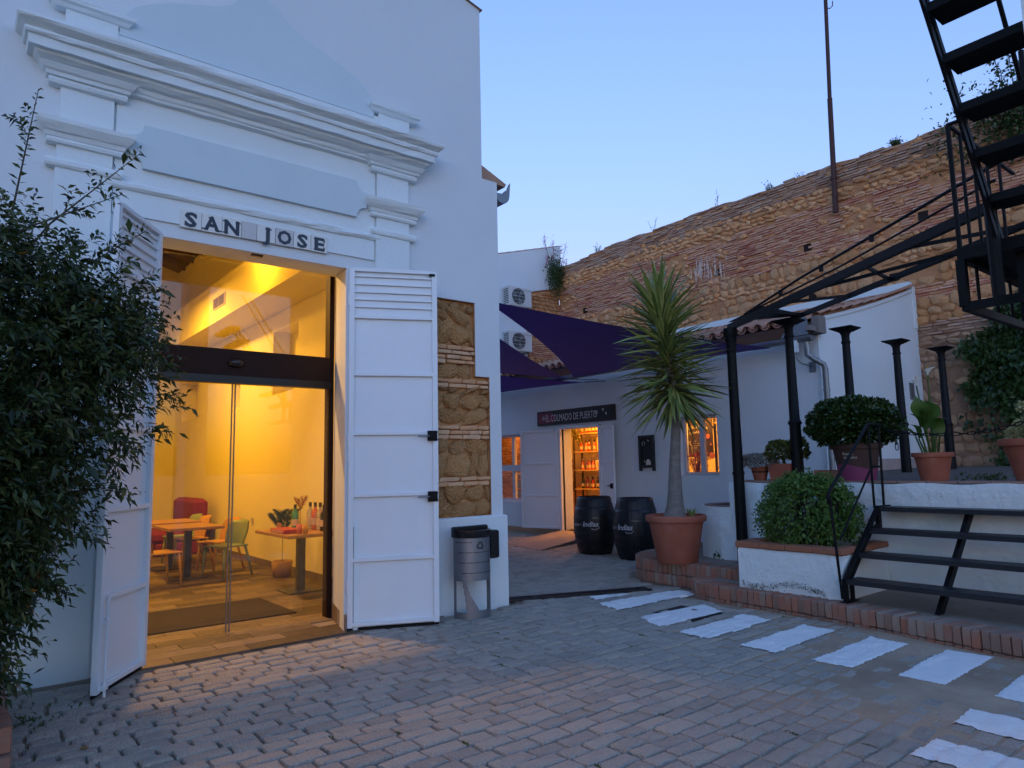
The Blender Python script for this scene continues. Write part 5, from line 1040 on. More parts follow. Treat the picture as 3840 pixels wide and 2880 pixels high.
b = MB(); lumpy(b, XT, XT+.30, -.5, 5.20, .10, ZT, .010, ny=120, nz=18); b.build('wall', rough_white, tr, smooth=True, auto=50)
b = MB(); b.box((XT+.31, 4.9, .1), (10.19, 5.195, 1.2)); b.build('return_wall', rough_white, tr)
ctile = material('terrace_edge_tile', [(.20, .10, .07), (.28, .16, .12), (.24, .18, .15)], .9, 6, .5, .5, 40)
y = -.3
q_ = MB(); q_.bbox((-.15, -.135, -.012), (.15, .135, .012), .005); ctm = q_.mesh('edge_tile'); ctm.materials.append(ctile)
while y < 5.1: addobj('edge_tile', ctm, tr, (XT+.19, y, ZT+.012+random.uniform(-.003, .003)), (0, 0, random.uniform(-.02, .02))); y += .28
b = MB(); b.add([(XT+.30, -.5, ZT+.005), (XW, -.5, ZT+.10), (XW, 5.2, ZT+.10), (XT+.30, 5.2, ZT+.005)], [(0, 1, 2, 3)]); tag(b.build('terrace_ground', material('terrace_earth', [(.07, .055, .045), (.13, .105, .085)], .95, 3, .8, .7, 40, piece=False)), kind='structure')
# stepped round white planter at the wall's end
t = thing('round_white_planter', 'low rounded whitewashed planter at the end of the terrace wall', 'planter', (7.85, 5.5, .285))
b = MB(); pl_ = [(7.66, 5.205), (7.63, 5.35), (7.66, 5.47), (7.70, 5.60), (7.78, 5.74), (7.95, 5.85), (8.3, 5.86), (8.55, 5.7), (8.55, 5.205)]
b.prism(pl_, 'z', .2, .93); b.build('body', rough_white, t); b = MB(); b.prism([(x+(.04 if x < 8 else 0), y+(.03 if y < 5.3 else -.03)) for x, y in pl_], 'z', .931, .945); b.build('coping', ctile, t)
b = MB(); b.box((7.85, 5.28, .946), (8.3, 5.6, .95)); b.build('soil', material('dark_soil', [(.03, .022, .016), (.05, .04, .03)], 1, 20, .6, .8, 60, piece=False), t)
soil = MATS['dark_soil']
def sprig(name, label, base, n, r, h, L0, m, cat='weed'):
    t = thing(name, label, cat, base); P = np.array(base)+np.random.normal(size=(n, 3))*np.array([r, r, 0])*.5+np.array([0, 0, 1])*np.random.rand(n, 1)*h; L = np.random.uniform(.6, 1.1, n)*L0
    leaves('leaves', P, np.random.normal(size=(n, 3))+[0, 0, .7], L, L*.45, m, t)['kind'] = 'stuff'; b = MB()
    for i in range(5): b.tube([base, tuple(P[i])], .003, 4)
    b.build('stems', m, t); return t
sprig('small_weed', 'small green weed at the foot of the round white planter', (7.66, 5.40, .285), 60, .09, .07, .05, gl_)
sprig('small_weed', 'flat green weed on the terrace between the pots', (8.2, 2.55, ZT+.02), 160, .25, .06, .05, gl_)
# planter box with brick coping and the fern
t = thing('planter_box', 'square whitewashed planter box with brick coping and mossy foot', 'planter', (7.15, 3.9, .17)); PX0, PX1, PY0, PY1 = 6.655, 7.64, 3.335, 4.46
b = MB(); lumpy(b, PX0, PX0+.16, PY0, PY1, .165, .585, .006, ny=40, nz=12); b.build('front_wall', mossy_white, t, smooth=True, auto=50); b = MB(); b.box((PX0+.165, PY0, .165), (PX1, PY0+.14, .585)); b.build('side_wall', rough_white, t); b = MB(); b.box((PX0+.165, PY1-.14, .165), (PX1, PY1, .585)); b.build('side_wall', rough_white, t)
b = MB(); b.box((PX0+.16, PY0+.14, .45), (PX1, PY1-.14, .55)); b.build('soil', soil, t)
cop = material('coping_brick', [(.24, .09, .05), (.30, .12, .065), (.27, .14, .09)], .9, 6, .5, .5, 40)
def coping(x0, x1, y0, y1):
    q = MB(); q.bbox((x0, y0, .587), (x1, y1, .65), .012); q.v = [(x+random.uniform(-.004, .004), y+random.uniform(-.004, .004), z+random.uniform(-.004, .004)) for x, y, z in q.v]; q.build('coping_brick', cop, t)
for i in range(4): y0 = PY0-.02+i*(PY1-PY0+.04)/4; coping(PX0-.02, PX0+.15, y0+.003, y0+(PY1-PY0+.04)/4-.003)
for i in range(3): x0 = PX0+.155+i*.278; coping(x0, x0+.272, PY0-.02, PY0+.14); coping(x0, x0+.272, PY1-.14, PY1+.02)
moss = leafmat('moss_leaf', [(.03, .04, .015), (.06, .07, .03)], .8); n = 500; Yp = np.random.uniform(3.5, 4.42, n); P = np.stack([np.full(n, PX0-.014), Yp, .235+.035*np.sin(Yp*7)+np.random.normal(size=n)*.018+(4.4-Yp)*-.01], 1); L = np.random.uniform(.006, .016, n); leaves('moss', P, np.random.normal(size=(n, 3))+[-.3, 0, 0], L, L*.8, moss, t)['kind'] = 'stuff'
fern_m = leafmat('maidenhair_green', [(.045, .10, .015), (.09, .18, .03), (.15, .25, .05)], .5, .35)
t = thing('maidenhair_fern', 'bushy bright green fern filling the white planter box', 'fern', (7.15, 3.9, .55)); P, D, st = [], [], MB(); C0 = np.array([7.14, 3.90, .93])
for i in range(900):
    v = np.random.normal(size=3); v /= np.linalg.norm(v); v[2] = v[2] if v[2] > -.55 else -v[2]; s = C0+v*np.array([.36, .47, .41])*random.uniform(.72, 1.04)
    root = np.array([7.17+v[0]*.15, 3.88+v[1]*.2, .56])
    if i % 6 == 0: st.tube([tuple(root), tuple((root+s)/2+[0, 0, .12]), tuple(s)], .003, 4)
    d = v*.6+np.array([0, 0, -.35]); 
    for k in range(12): a = k/12; P.append(s+d*(a*.16)+np.random.normal(size=3)*.025); D.append(d*.5+np.random.normal(size=3)*.7)
P = np.array(P); D = np.array(D); L = np.random.uniform(.022, .042, len(P)); leaves('fronds', P, D, L, L*.85, fern_m, t, up=np.array([[-.4, -.2, 1]]))['kind'] = 'stuff'; st.build('stems', material('dark_stem', [(.02, .014, .01)], .6, piece=False), t)
# iron steps up to the terrace
fs = thing('iron_steps', 'black iron open-tread steps up to the terrace', 'steps', (6.9, 2.4, .17)); YS0, YS1 = 3.27, .95
SX = [6.586, 6.862, 7.131, 7.391]; SZ = [.383, .60, .81, 1.014]
tread_m = material('checker_tread', [(.010, .011, .013), (.02, .021, .024)], .38, 8, .5, 1.0, 120, piece=False, bdist=.01, stretch=(1, .25, 1))
for x, z in zip(SX, SZ):
    b = MB(); b.box((x, YS1, z-.004), (x+.235, YS0, z)); b.box((x, YS1, z-.045), (x+.006, YS0, z-.0045)); b.box((x+.229, YS1, z-.04), (x+.235, YS0, z-.0045)); b.build('tread', tread_m, fs)
for ys in (YS0+.018, YS1-.018):
    b = MB(); b.bar((6.60, ys, .175), (6.60, ys, .37), .035, .04, (1, 0, 0)); b.bar((6.59, ys, .36), (7.40, ys, 1.01), .035, .045); b.bar((6.73, ys, .175), (6.73, ys, .40), .03, .035, (1, 0, 0)); b.bar((6.73, ys, .39), (7.22, ys, .80), .03, .035); b.bar((7.22, ys, .80), (7.36, ys, .83), .03, .035); b.bar((7.40, ys, 1.0), (7.66, ys, 1.0), .035, .045); b.box((7.36, ys-.02, .80), (7.42, ys+.02, .99)); b.box((6.55, ys-.04, .172), (6.80, ys+.04, .178)); b.build('stringer', black, fs)
b = MB(); b.prism([(6.585, .175), (6.69, .175), (7.62, .985), (7.50, .985)], 'y', 2.49, 2.53); b.build('centre_stringer', black, fs)
hr = thing('iron_handrail', 'thin black iron handrail beside the steps', 'handrail', (7.0, 3.30, .38)); yh = YS0+.045; rr = .013
b = MB(); b.tube([(6.46, yh, 1.10), (6.445, yh, 1.15), (6.47, yh, 1.19), (7.36, yh, 1.845), (7.40, yh, 1.86), (7.68, yh, 1.857)], rr*1.25, 8); b.build('top_rail', black, hr, smooth=True)
b = MB(); b.tube([(6.63, yh, .75), (7.395, yh, 1.42)], rr*.8, 8); b.build('lower_rail', black, hr); b = MB(); b.tube([(6.585, yh, .20), (6.48, yh, 1.16)], rr, 8); b.build('post', black, hr)
for x in (7.385, 7.60): b = MB(); b.tube([(x, yh, 1.0), (x+(.0 if x < 7.5 else .03), yh, 1.855)], rr, 8); b.build('post', black, hr)
b = MB(); b.tube([(7.385, yh, 1.42), (7.612, yh, 1.42)], rr*.8, 8); b.build('cross_bar', black, hr)
# chain between the handrail and the next post
ch = thing('hanging_chain', 'slack black chain hanging along the terrace edge', 'chain', (7.68, 2.6, 1.7)); LKm = bpy.data.meshes.new('chain_link'); q = MB(); ring = []
nn = 16
for i in range(nn): a = 2*math.pi*i/nn; ring.append((.026*math.cos(a)*(1)+(.014 if math.cos(a) > 0 else -.014), .014*math.sin(a), 0))
q.tube(ring+[ring[0], ring[1]], .0045, 6, cap=False); LKm = q.mesh('chain_link'); LKm.materials.append(black)
pts_ = [Vector((7.68, 3.31, 1.825)), Vector((7.66, 3.22, 1.79)), Vector((7.65, 3.1, 1.765)), Vector((7.65, 2.9, 1.735)), Vector((7.65, 2.7, 1.725)), Vector((7.65, 2.5, 1.725)), Vector((7.65, 2.3, 1.745)), Vector((7.65, 2.1, 1.79)), Vector((7.65, 1.95, 1.835)), Vector((7.65, 1.6, 1.95))]
s_ = 0; k = 0
for i in range(len(pts_)-1):
    d = pts_[i+1]-pts_[i]; L_ = d.length
    while s_ < L_:
        p = pts_[i]+d*(s_/L_); o = addobj('chain_link', LKm, ch, p); o.rotation_mode = 'QUATERNION'; o.rotation_quaternion = d.to_track_quat('X', 'Z') @ Matrix.Rotation(R(90)*(k % 2)+.3, 3, 'X').to_quaternion(); s_ += .066; k += 1
    s_ -= L_
for i in range(3): o = addobj('chain_link', LKm, ch, (7.655, 3.16, 1.745-.06*i)); o.rotation_euler = (R(90)*(i % 2), R(90), 0)
# cast iron posts
def post(label, x, y, z0, z1_, cap=True, band=True):
    t = thing('iron_post', label, 'post', (x, y, z0), 'cast iron posts'); h = z1_-z0; b = MB()
    zb = z0+.36*h if band else z0+.02
    if cap: pr_ = [(0, z0-.05), (.070, z0-.05), (.066, zb-.02), (.078, zb-.02), (.082, zb+.005), (.066, zb+.03), (.060, zb+.04), (.050, z1_-.22), (.058, z1_-.215), (.060, z1_-.19), (.050, z1_-.18), (.053, z1_-.10), (.09, z1_-.04), (0, z1_-.04)]
    else: pr_ = [(0, z0-.05), (.068, z0-.05), (.064, z0+1.05), (.071, z0+1.055), (.071, z0+1.09), (.063, z0+1.095), (.056, z1_-.30), (.068, z1_-.295), (.068, z1_-.27), (.056, z1_-.26), (.058, z1_-.20), (.078, z1_-.12), (.070, z1_-.11), (.088, z1_-.06), (.082, z1_), (0, z1_)]
    b.lathe((x, y, 0), pr_, 20); b.build('shaft', black, t, smooth=True, auto=35)
    if cap:
        b = MB(); s = .15; b.add([(x-s, y-s, z1_-.012), (x+s, y-s, z1_-.012), (x+s, y+s, z1_-.012), (x-s, y+s, z1_-.012), (x-.07, y-.07, z1_-.06), (x+.07, y-.07, z1_-.06), (x+.07, y+.07, z1_-.06), (x-.07, y+.07, z1_-.06), (x-s, y-s, z1_), (x+s, y-s, z1_), (x+s, y+s, z1_), (x-s, y+s, z1_)], [(4, 5, 1, 0), (5, 6, 2, 1), (6, 7, 3, 2), (7, 4, 0, 3), (8, 9, 10, 11), (0, 1, 9, 8), (1, 2, 10, 9), (2, 3, 11, 10), (3, 0, 8, 11), (7, 6, 5, 4)]); b.build('cap_plate', black, t)
    return t
post('cast iron post without plate behind the planter box, carrying the truss', 7.5, 4.956, .285, 3.16, False); post('cast iron plate-topped post carrying the truss at the terrace edge', 7.93, 4.42, ZT, 3.22); post('free cast iron post with square plate behind the clipped jade bush', 9.31, 4.38, ZT+.03, 3.27); post('free cast iron post with square plate beside the white gable', 11.0, 4.43, ZT+.05, 3.27); post('free cast iron post with square plate in front of the old wall', 12.37, 4.31, ZT+.07, 3.27)
# steel truss from the posts to the stair landing
ts = thing('steel_truss', 'long black steel truss running from the iron posts to the stair landing', 'truss', (6.8, 3.4, 3.2)); A0 = Vector((7.62, 5.05, 3.20)); A1 = Vector((5.35, 1.28, 3.22)); B0 = Vector((7.95, 4.38, 3.23)); B1 = Vector((6.02, 1.21, 3.23))
b = MB(); b.bar(A0, A1, .05, .075); b.build('main_beam', black, ts); b = MB(); b.bar(B0, B1, .04, .05); b.build('side_beam', black, ts)
b = MB(); dz = Vector((0, 0, .075)); q1 = A0.lerp(A1, .1)+dz; q2 = A0.lerp(A1, .98)+Vector((.05, 0, .30)); b.tube([tuple(q1), tuple(q1.lerp(q2, .33)+Vector((0, 0, .03))), tuple(q2)], .014, 6); b.tube([tuple(A0.lerp(A1, .12)+dz), tuple(A0.lerp(A1, .55)+dz*1.2), tuple(A0.lerp(A1, .95)+dz*2.2)], .010, 6); b.build('rail_rod', black, ts)
for f_ in (.22, .42, .62): b = MB(); p = q1.lerp(q2, f_); b.cyl(p-Vector((0, 0, .03)), p+Vector((0, 0, .03)), .022); b.build('coupling', black, ts)
P_ = lambda f_: A0.lerp(A1, f_); Q_ = lambda f_: B0.lerp(B1, f_)
for a, c in ((.22, .07), (.30, .32), (.42, .72), (.62, .49), (.72, .90)): b = MB(); b.bar(P_(a), Q_(c), .022, .03); b.build('brace', black, ts)
b = MB(); b.add([tuple(A0+Vector((0, 0, .07))), tuple(B0+Vector((0, 0, .03))), tuple(Q_(.07)), tuple(P_(.20)+Vector((0, 0, .07)))]+[tuple(v+Vector((0, 0, .006))) for v in (A0+Vector((0, 0, .07)), B0+Vector((0, 0, .03)), Q_(.07), P_(.20)+Vector((0, 0, .07)))], [(0, 1, 2, 3), (7, 6, 5, 4), (0, 4, 5, 1), (1, 5, 6, 2), (2, 6, 7, 3), (3, 7, 4, 0)]); b.build('gusset_plate', black, ts)
# fire stair: landing, treads, stringer, railing
fst = thing('fire_stair', 'black iron fire stair with open treads rising above the terrace', 'stair', (4.81, 1.2, 2.775)); LX, LY, ZL, ZB = 4.81, 1.515, 2.775, 2.42
b = MB(); b.bar((LX, LY, ZL-.025), (LX, .1, ZL-.025), .04, .075); b.bar((LX, LY, ZL-.025), (6.15, LY, ZL-.025), .04, .075); b.build('landing_frame', black, fst); b = MB(); b.box((LX+.022, .1, ZL-.012), (6.15, LY-.022, ZL+.006)); b.build('landing_deck', black, fst)
lw = Vector((LX, LY, ZB)); b = MB(); b.bar((LX, LY, ZL-.06), lw, .05, .05, (1, 0, 0)); b.bar(lw, (LX, .1, ZB), .04, .05); b.bar(lw, (6.15, LY, ZB), .04, .05); b.bar((6.0, LY, ZB-.02), (6.0, LY, ZL-.06), .04, .04, (1, 0, 0)); b.bar((6.0, LY, ZB), (6.55, 1.45, .17), .05, .05, (1, 0, 0)); b.build('lower_frame', black, fst)
b = MB(); b.box((LX+.08, .9, ZB+.04), (5.7, LY-.26, ZL-.06)); b.build('landing_box', black, fst)
for i, x in enumerate((LX, LX+.20, LX+.42, LX+.68, LX+.94)): b = MB(); b.tube([(x, LY, ZL), (x, LY, 3.60)], .015 if i == 0 else .011, 8); b.build('baluster', black, fst)
for i, x in enumerate((LX+.26, LX+.6, LX+.9)): b = MB(); b.tube([(x, LY, ZB), (x, LY, ZL-.03)], .010, 8); b.build('lower_baluster', black, fst)
b = MB(); b.tube([(LX, LY, 3.60), (6.07, LY, 3.60)], .014, 8); b.tube([(LX, LY, 3.60), (LX, .9, 3.60)], .013, 8); b.build('landing_rail', black, fst)
YSF = 1.2525
TR = [(3.624, 1.188), (3.482, 1.362), (3.35, 1.535), (3.215, 1.714), (3.088, 1.896), (2.96, 2.075)]
TR = [(YSF*a, 1.5+YSF*c) for a, c in TR]
for x, z in TR: b = MB(); b.bbox((x-.015, .30, z-.052), (x+.18, YSF, z), .004); b.build('tread', black, fst)
S0 = Vector((TR[0][0]+.09, YSF+.015, TR[0][1]-.22)); S1 = Vector((TR[-1][0]-.015, YSF+.015, TR[-1][1]-.015))
b = MB(); b.bar(S0, S1, .015, .04); b.bar(S0+Vector((.09, 0, 0)), S1+Vector((.09, 0, 0)), .015, .04); b.build('stringer', black, fst)
b = MB(); b.tube([tuple(S0+Vector((.22, -.19, .56))), tuple(S1+Vector((.26, -.19, .64)))], .013, 8); b.tube([tuple(S0+Vector((.46, -.37, .56))), tuple(S1+Vector((.46, -.37, .64)))], .013, 8); b.build('hand_rail', black, fst)
b = MB(); b.tube([(4.91, 1.12, ZL), (4.91, 1.12, 3.94)], .016, 8); b.tube([(4.65, 1.29, ZB), (4.65, 1.29, 3.0)], .034, 10); b.build('newel', black, fst)
# white pier the stair leans on (only its edge shows)
yw = .70; d0 = ray(2204, 0); xe = yw*d0.x/d0.y; print('pier', xe)
b = MB(); b.bbox((xe, yw-.6, 0), (xe+.34, yw, 8), .01); tag(b.build('white_pier', white), 'white wall pier beside the fire stair at the edge of the yard', 'wall')
# pots and plants on the terrace edge
def pot(mb, c, r0, r1, h, rim=.05, wall=.025, n=28):
    mb.lathe(c, [(0, 0), (r0, 0), (r0+(r1-r0)*.9*(h-rim)/h, h-rim), (r1*1.04, h-rim+.004), (r1*1.06, h-rim*.5), (r1*1.05, h-.004), (r1*1.02, h), (r1-wall, h-.002), (r1-wall-.01, h-.07), (0, h-.07)], n)
def potted(name, label, c, r0, r1, h, m=terra, rim=.05, cat='potted plant', square=False):
    t = thing(name, label, cat, c)
    if square: b = MB(); x, y, z = c; b.add([(x-r0, y-r0, z), (x+r0, y-r0, z), (x+r0, y+r0, z), (x-r0, y+r0, z), (x-r1, y-r1, z+h), (x+r1, y-r1, z+h), (x+r1, y+r1, z+h), (x-r1, y+r1, z+h)], [(3, 2, 1, 0), (0, 1, 5, 4), (1, 2, 6, 5), (2, 3, 7, 6), (3, 0, 4, 7), (4, 5, 6, 7)]); b.build('pot', m, t)
    else: b = MB(); pot(b, c, r0, r1, h, rim); b.build('pot', m, t, smooth=True, auto=40)
    b = MB(); b.cyl((c[0], c[1], c[2]+h-.075), (c[0], c[1], c[2]+h-.055), r1*.88, n=18); b.build('soil', soil, t); return t
jade_m = leafmat('jade_dark_green', [(.010, .025, .006), (.022, .05, .010), (.04, .08, .016)], .3, .1)
def mound(t, C0, rad, n, L0, m, wf=.6, shoots=0, jit=.06, low=-.6, part='foliage', flat=1.0):
    v = np.random.normal(size=(n, 3)); v /= np.linalg.norm(v, axis=1, keepdims=True); v[:, 2] = np.where(v[:, 2] < low, -v[:, 2], v[:, 2]); bump = 1+jit*np.sin(v[:, :1]*9+1)*np.sin(v[:, 1:2]*8)+jit*np.sin(v[:, 2:3]*11+v[:, :1]*5)
    P = np.array(C0)+v*np.array(rad)*np.random.uniform(.78, 1.0, (n, 1))*bump; L = np.random.uniform(.7, 1.2, n)*L0; D = v+np.random.normal(size=(n, 3))*.55+[0, 0, .25]; leaves(part, P, D, L, L*wf, m, t, up=v, droop=.0, fold=.15)['kind'] = 'stuff'
dkpot = material('dark_painted_pot', [(.050, .022, .018), (.075, .034, .028)], .6, 5, .6, piece=False, dirt=((.12, .08, .07), 6, .66, .4)); magp = material('magenta_pot_paint', [(.20, .035, .10), (.26, .05, .13)], .6, 5, .6, piece=False)
c = (7.98, 3.735, ZT+.024)
t = thing('clipped_jade_bush', 'large round jade bush in a two-tone dark and magenta pot', 'potted plant', c)
b = MB(); pot(b, c, .185, .26, .42, .07); pt = b.build('pot', dkpot, t, smooth=True, auto=40)
b = MB(); n = 40; V = []
for i in range(n+1):
    a = 2*math.pi*i/n; r_ = .185+(.26-.185)*.9*0; V.append((c[0]+.1872*math.cos(a), c[1]+.1872*math.sin(a), c[2]+.001)); zt = .155+.028*math.sin(a*2+2.3); rr_ = .1872+(.26-.185)*.9*zt/.42+.002; V.append((c[0]+rr_*math.cos(a), c[1]+rr_*math.sin(a), c[2]+zt))
b.add(V, [(2*i, 2*i+2, 2*i+3, 2*i+1) for i in range(n)]); b.build('magenta_wave', magp, pt, smooth=True)
def on_pot(u, v, ang0, zc, rz): a = ang0+u/rz(zc+v); r_ = rz(zc+v); return (c[0]+r_*math.cos(a), c[1]+r_*math.sin(a), c[2]+zc+v)
tow = math.atan2(-c[1], -c[0]); rz1 = lambda z: .1872+(.26-.185)*.9*z/.42+.003
b = MB(); letters(b, 'Puerto', lambda u, v: on_pot(u, v, tow-.62, .285, rz1), .042, shear=.15); letters(b, 'de Indias', lambda u, v: on_pot(u, v, tow-.62, .245, rz1), .042, shear=.25); b.build('lettering', chalk, pt, fix=False)
mound(t, (7.98, 3.75, 1.90), (.47, .50, .30), 11000, .042, jade_m, .75, jit=.05, low=-.75); b = MB()
for i in range(7): a = i*.9; b.tube([(c[0], c[1], c[2]+.34), (c[0]+.15*math.cos(a), c[1]+.15*math.sin(a), 1.85), (c[0]+.32*math.cos(a), c[1]+.32*math.sin(a), 1.95)], [.03, .02, .01], 6)
b.build('stems', MATS['ivy_bark'], t); mound(t, (7.98, 3.75, 1.88), (.36, .40, .20), 2500, .06, jade_m, .8, part='inner_foliage')
# calla lily
t = potted('calla_lily', 'calla lily with big leaves and two white flowers in terracotta pot', (7.92, 2.925, ZT+.024), .125, .185, .29); cm = leafmat('calla_green', [(.05, .11, .015), (.09, .17, .03)], .4, .4); wfl = leafmat('calla_white', [(.70, .70, .60), (.8, .8, .72)], .5, .3)
def bigleaf(base, bend, tip, w_, m, t):
    q = MB(); q.tube([base, bend], [.011, .008], 6); q.build('leaf_stalk', m, t); B, T = Vector(bend), Vector(tip); d = T-B; s = d.cross(Vector((0, 0, 1))).normalized() if abs(d.normalized().z) < .95 else Vector((.4, -.9, 0)); nr = s.cross(d).normalized(); n = 8; V = []
    for i in range(n+1):
        a = i/n; wv = w_*math.sin(min(1, a*1.15+.12)*math.pi)**.8*(1-a*.35) if i < n else 0; p = B+d*a+nr*(.06*math.sin(a*math.pi))
        V += [p+s*wv+nr*wv*.35, p, p-s*wv+nr*wv*.35]
    q = MB(); q.add([tuple(v) for v in V], [f for i in range(n) for f in ((3*i, 3*i+1, 3*i+4, 3*i+3), (3*i+1, 3*i+2, 3*i+5, 3*i+4))]); q.build('leaf', m, t, smooth=True, fix=False)
for dy, bz, ty, tz, tx, w_ in ((.04, 1.92, .10, 2.20, -.08, .11), (-.02, 1.90, -.07, 2.16, .1, .09), (.09, 1.80, .22, 1.98, -.10, .085), (-.07, 1.78, -.24, 1.88, -.10, .085), (.14, 1.72, .40, 1.80, -.05, .07), (.05, 1.84, .17, 2.08, -.12, .095), (-.04, 1.88, .0, 2.12, -.18, .10), (.02, 1.80, .05, 2.02, -.2, .09), (-.1, 1.72, -.16, 1.92, -.15, .07), (.1, 1.70, .20, 1.86, -.15, .07)): bigleaf((7.92+random.uniform(-.05, .05), 2.925+dy*.3, 1.45), (7.92+tx*.3, 2.925+dy, bz), (7.92+tx, 2.925+ty, tz), w_, cm, t)
for dy, z, sgn in ((.10, 2.26, 1), (-.02, 2.36, -1)):
    b = MB(); b.tube([(7.93, 2.93, 1.45), (7.93, 2.925+dy, z)], .007, 6); b.build('flower_stalk', cm, t); V = []; n = 12
    for r_, h in ((.006, 0), (.012, .03), (.022, .055), (.038, .07)):
        for i in range(n): a = 2*math.pi*i/n; k_ = 1+.9*max(0, math.cos(a-(.2 if sgn > 0 else 3.3)))*(h/.07)**2; V.append((7.93+r_*.6*math.sin(a), 2.925+dy+r_*k_*math.cos(a)*1.1, z+h*(1 if r_ < .03 else 1-.18*math.cos(a))))
    b = MB(); b.add(V, [(k*n+i, k*n+(i+1) % n, (k+1)*n+(i+1) % n, (k+1)*n+i) for k in range(3) for i in range(n)]); fo = b.build('flower', wfl, t, smooth=True, fix=False); b = MB(); b.tube([(7.93, 2.925+dy, z+.03), (7.93, 2.925+dy, z+.10)], [.006, .004], 6); b.build('spadix', material('spadix_yellow', [(.6, .35, .03)], .6, piece=False), fo)
# big right pot with pale succulent
t = potted('pale_succulent', 'pale yellow-green succulent in a large terracotta pot at the terrace edge', (7.98, 2.07, ZT+.024), .155, .265, .40, rim=.07); pm = leafmat('pale_succulent_leaf', [(.32, .32, .14), (.45, .45, .24)], .5, .2)
for y, z in ((2.10, 1.95), (2.06, 1.84), (2.14, 1.78), (2.03, 1.73), (1.98, 1.93), (2.20, 1.71), (2.10, 1.70), (1.93, 1.80), (1.88, 1.72), (2.0, 1.68)):
    mound(t, (7.93+random.uniform(-.08, .05), y, z), (.05, .05, .05), 160, .035, pm, .7, part='rosette'); b = MB(); b.tube([(7.98, 2.07, 1.58), (7.95, y, z)], .008, 5); b.build('stem', pm, t)
# small pots at the left end
t = potted('grey_succulent', 'grey woolly succulent mound in a small terracotta pot', (7.93, 4.93, ZT+.024), .075, .115, .17, rim=.03); mound(t, (7.93, 4.95, 1.475), (.22, .25, .11), 2600, .035, leafmat('grey_felt_leaf', [(.16, .17, .16), (.27, .28, .26)], .9, .05), .55, low=-.4)
t = potted('small_jade_plant', 'small yellow-tipped jade plant in a square terracotta trough', (8.0, 4.62, ZT+.024), .13, .155, .20, square=True); mound(t, (8.02, 4.68, 1.60), (.20, .17, .14), 1500, .045, leafmat('jade_yellow', [(.03, .05, .012), (.08, .10, .02), (.20, .19, .04)], .35, .15), .6); mound(t, (8.02, 4.45, 1.62), (.14, .10, .16), 700, .045, leafmat('jade_yellow', [], .3), .6, part='side_foliage')
b = MB(); b.tube([(8.0, 4.62, 1.4), (8.02, 4.66, 1.55)], .02, 6); b.build('stem', MATS['ivy_bark'], t)
t = thing('terracotta_block', 'loose terracotta block lying on the terrace behind the bush', 'block', (8.1, 4.13, ZT+.02)); b = MB(); b.bbox((8.0, 4.06, ZT+.02), (8.2, 4.26, ZT+.14), .006); b.build('block', terra, t); b = MB(); b.bbox((8.0, 3.96, ZT+.02), (8.2, 4.05, ZT+.13), .006); b.build('broken_end', brickm, t)
# ================================================================= yucca, barrels, bin, hedge
YC = Vector((7.07, 5.60, .285))
yk = thing('potted_yucca', 'tall spiky yucca tree in a large terracotta pot on the brick step', 'yucca', YC)
b = MB(); b.lathe(YC, [(0, 0), (.235, 0), (.245, .01), (.325, .46), (.335, .49), (.365, .50), (.375, .53), (.372, .56), (.36, .575), (.335, .572), (.325, .50), (0, .50)], 36); b.build('pot', terra, yk, smooth=True, auto=40)
b = MB(); b.cyl(YC+Vector((0, 0, .505)), YC+Vector((0, 0, .53)), .32, n=24); b.build('soil', soil, yk)
side = Vector((RT.x, RT.y, 0)).normalized(); pxm = 1/166.0
base_px = proj0 = None
def tp(px, z): return YC+side*((px-1460)*pxm)+Vector((0, 0, z-YC.z))
trunk = [tp(1458, .79), tp(1459, .86), tp(1460, .96), tp(1461, 1.12), tp(1463, 1.45), tp(1468, 1.85), tp(1472, 2.15), tp(1466, 2.50), tp(1458, 2.85), tp(1450, 3.22), tp(1447, 3.55)]
bark = material('yucca_bark', [(.16, .14, .12), (.26, .235, .21), (.20, .17, .14)], .95, 7, .6, 1.0, 26, piece=False, bdist=.03, stretch=(1, 1, 3.5))
b = MB(); b.tube(trunk, [.175, .135, .108, .09, .072, .060, .054, .048, .042, .032, .02], 16); b.build('trunk', bark, yk, smooth=True)
# sword leaves: object-space material gives the pale margin
m = bpy.data.materials.new('yucca_leaf'); m.use_nodes = True; t_ = m.node_tree; N = t_.nodes; bs = N['Principled BSDF']; bs.inputs['Roughness'].default_value = .42; tc = N.new('ShaderNodeTexCoord'); sp = N.new('ShaderNodeSeparateXYZ'); t_.links.new(tc.outputs['Object'], sp.inputs[0]); ab = N.new('ShaderNodeMath'); ab.operation = 'ABSOLUTE'; t_.links.new(sp.outputs['Y'], ab.inputs[0]); mr = N.new('ShaderNodeMapRange'); mr.inputs['From Min'].default_value = .013; mr.inputs['From Max'].default_value = .022; t_.links.new(ab.outputs[0], mr.inputs['Value']); oi = N.new('ShaderNodeObjectInfo'); rp = N.new('ShaderNodeValToRGB'); rp.color_ramp.elements[0].color = (.11, .16, .035, 1); rp.color_ramp.elements[1].color = (.27, .32, .085, 1); t_.links.new(oi.outputs['Random'], rp.inputs[0]); mx = N.new('ShaderNodeMix'); mx.data_type = 'RGBA'; t_.links.new(mr.outputs[0], mx.inputs['Factor']); t_.links.new(rp.outputs[0], mx.inputs['A']); mx.inputs['B'].default_value = (.48, .46, .16, 1); t_.links.new(mx.outputs['Result'], bs.inputs['Base Color'])
LV = []
